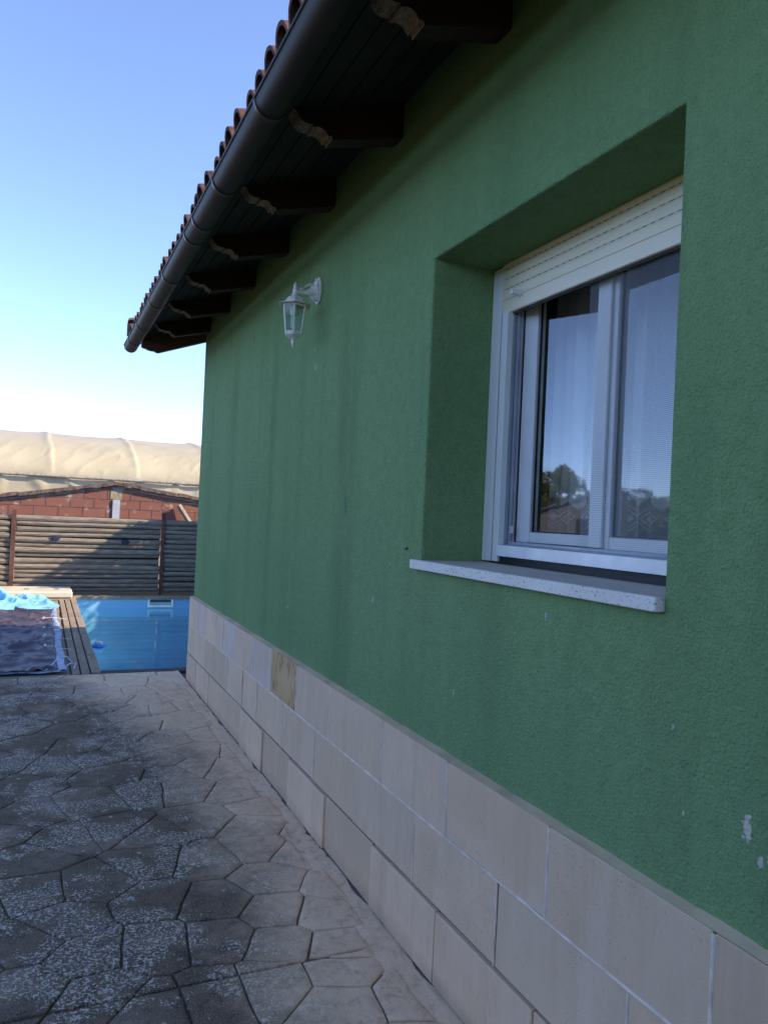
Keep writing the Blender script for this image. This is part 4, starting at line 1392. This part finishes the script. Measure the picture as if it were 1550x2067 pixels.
b = MB(); b.box(2.95, 3.8, 12.1, 13.75, .05, 2.05)  # solid box added to stop sun passing between the leaves
b.build('light_block_core', simple('dark_block_core', (.02, .035, .012), .9, var=.5, nscale=9, bump=1.0, bscale=14), shade_hedge)
b = MB()
for k in range(6):
    xx = 2.95 + .18 * k; b.tube([(xx, 13.0, -.03), (xx + .1, 13.05, 1.2), (xx - .05, 13.0, 2.3)], [.035, .028, .012], 6)
b.build('stems', barkm, shade_hedge)
bh = thing('shade_hedge', 'unseen tall conifer row added opposite the green wall to block low sky light', 'shade_hedge')  # out of view, put in to cut low sky light and darken the eaves
b = MB(); hp = random.Random(8)
for i in range(9000):
    y_ = hp.uniform(-34, 7.5); z_ = 3.5 * hp.random() ** .7; x_ = -13.0 - 1.0 * hp.random()
    z_ += .4 * noise.noise(Vector((y_ * .7, x_, 0)))
    if z_ < .05: continue
    nrm = Vector((hp.uniform(-.2, 1), hp.uniform(-1, 1), hp.uniform(-.6, 1))).normalized()
    td = nrm.orthogonal().normalized(); bd = nrm.cross(td); sz = .24 * hp.uniform(.6, 1.3); p = Vector((x_, y_, z_))
    b.add([p - td * sz, p + bd * sz * .6, p + td * sz, p - bd * sz * .6], [(0, 1, 2, 3)])
b.build('foliage', leafm, bh, fix=False)
b = MB(); b.box(-14.0, -13.3, -34, 7.2, .1, 3.2); b.build('light_block_core', simple('conifer_block_core', (.02, .035, .012), .9, var=.5, nscale=6, bump=1.0, bscale=9), bh)  # solid core of the added light-blocking row

def tree(x, y, h, r, label, n=4200):
    t_ = thing('tree', label, 'tree', 'trees across the yard, mirrored in the window')
    b = MB(); b.tube([(x, y, -.04), (x + .1, y, h * .3), (x - .05, y + .1, h * .55)], [.22, .16, .10], 8)
    for k in range(6):
        a_ = k * 1.05 + vr.random()
        b.tube([(x, y, h * (.3 + .04 * k)), (x + math.cos(a_) * r * .35, y + math.sin(a_) * r * .35, h * (.5 + .05 * k)), (x + math.cos(a_) * r * .7, y + math.sin(a_) * r * .7, h * (.6 + .05 * k))], [.08, .05, .02], 6)
    b.build('trunk', barkm, t_)
    b = MB(); crown(b, x, y, h * .62, r, r, h * .42, n, .19, vr); b.build('crown', leafm2, t_, fix=False)
def polar(az, D): a_ = math.radians(az); return (-D * math.sin(a_), 2.2 + D * math.cos(a_))
x, y = polar(60.2, 52); tree(x, y, 5.6, 2.0, 'broad tree left of the dark gabled house, mirrored in the left pane')
x, y = polar(57.0, 58); tree(x, y, 4.6, 2.2, 'tree farthest to the left of the dark gabled house across the yard')
x, y = polar(42.6, 50); tree(x, y, 4.4, 2.2, 'rounded tree just right of the dark gabled house across the yard')
x, y = polar(45.2, 47); tree(x, y, 4.2, 2.0, 'tree farthest to the right across the yard, mirrored in the right pane')
nb = thing('neighbour_house', 'low dark gabled house across the yard, mirrored in the left window pane', 'house')
cx_, cy_ = polar(63.6, 40)
dirv = Vector((math.sin(math.radians(63.6)), -math.cos(math.radians(63.6))))    # towards the window
sdv = Vector((dirv.y, -dirv.x))
def nbp(s, d, z): return (cx_ + sdv.x * s - dirv.x * d, cy_ + sdv.y * s - dirv.y * d, z)
b = MB(); b.prism([(-3.6, -.03), (3.6, -.03), (3.6, 2.05), (0, 3.35), (-3.6, 2.05)], lambda u, v, w: nbp(u, w, v), 0, 8); b.build('wall', simple('grey_blue_render', (.16, .17, .19), .9), nb)
b = MB()
for s in (-1, 1):
    b.prism([(0, 3.36), (s * 3.95, 1.95), (s * 3.95, 2.08), (0, 3.50)], lambda u, v, w: nbp(u, w, v), -.3, 8.3)
b.build('roof', simple('slate_roof', (.10, .10, .11), .8), nb)
b = MB(); b.prism([(-1.0, 0), (0, 0), (0, 1.95), (-1.0, 1.95)], lambda u, v, w: nbp(u, w, v), -.04, -.002); b.build('door', MT['darkwood'], nb)
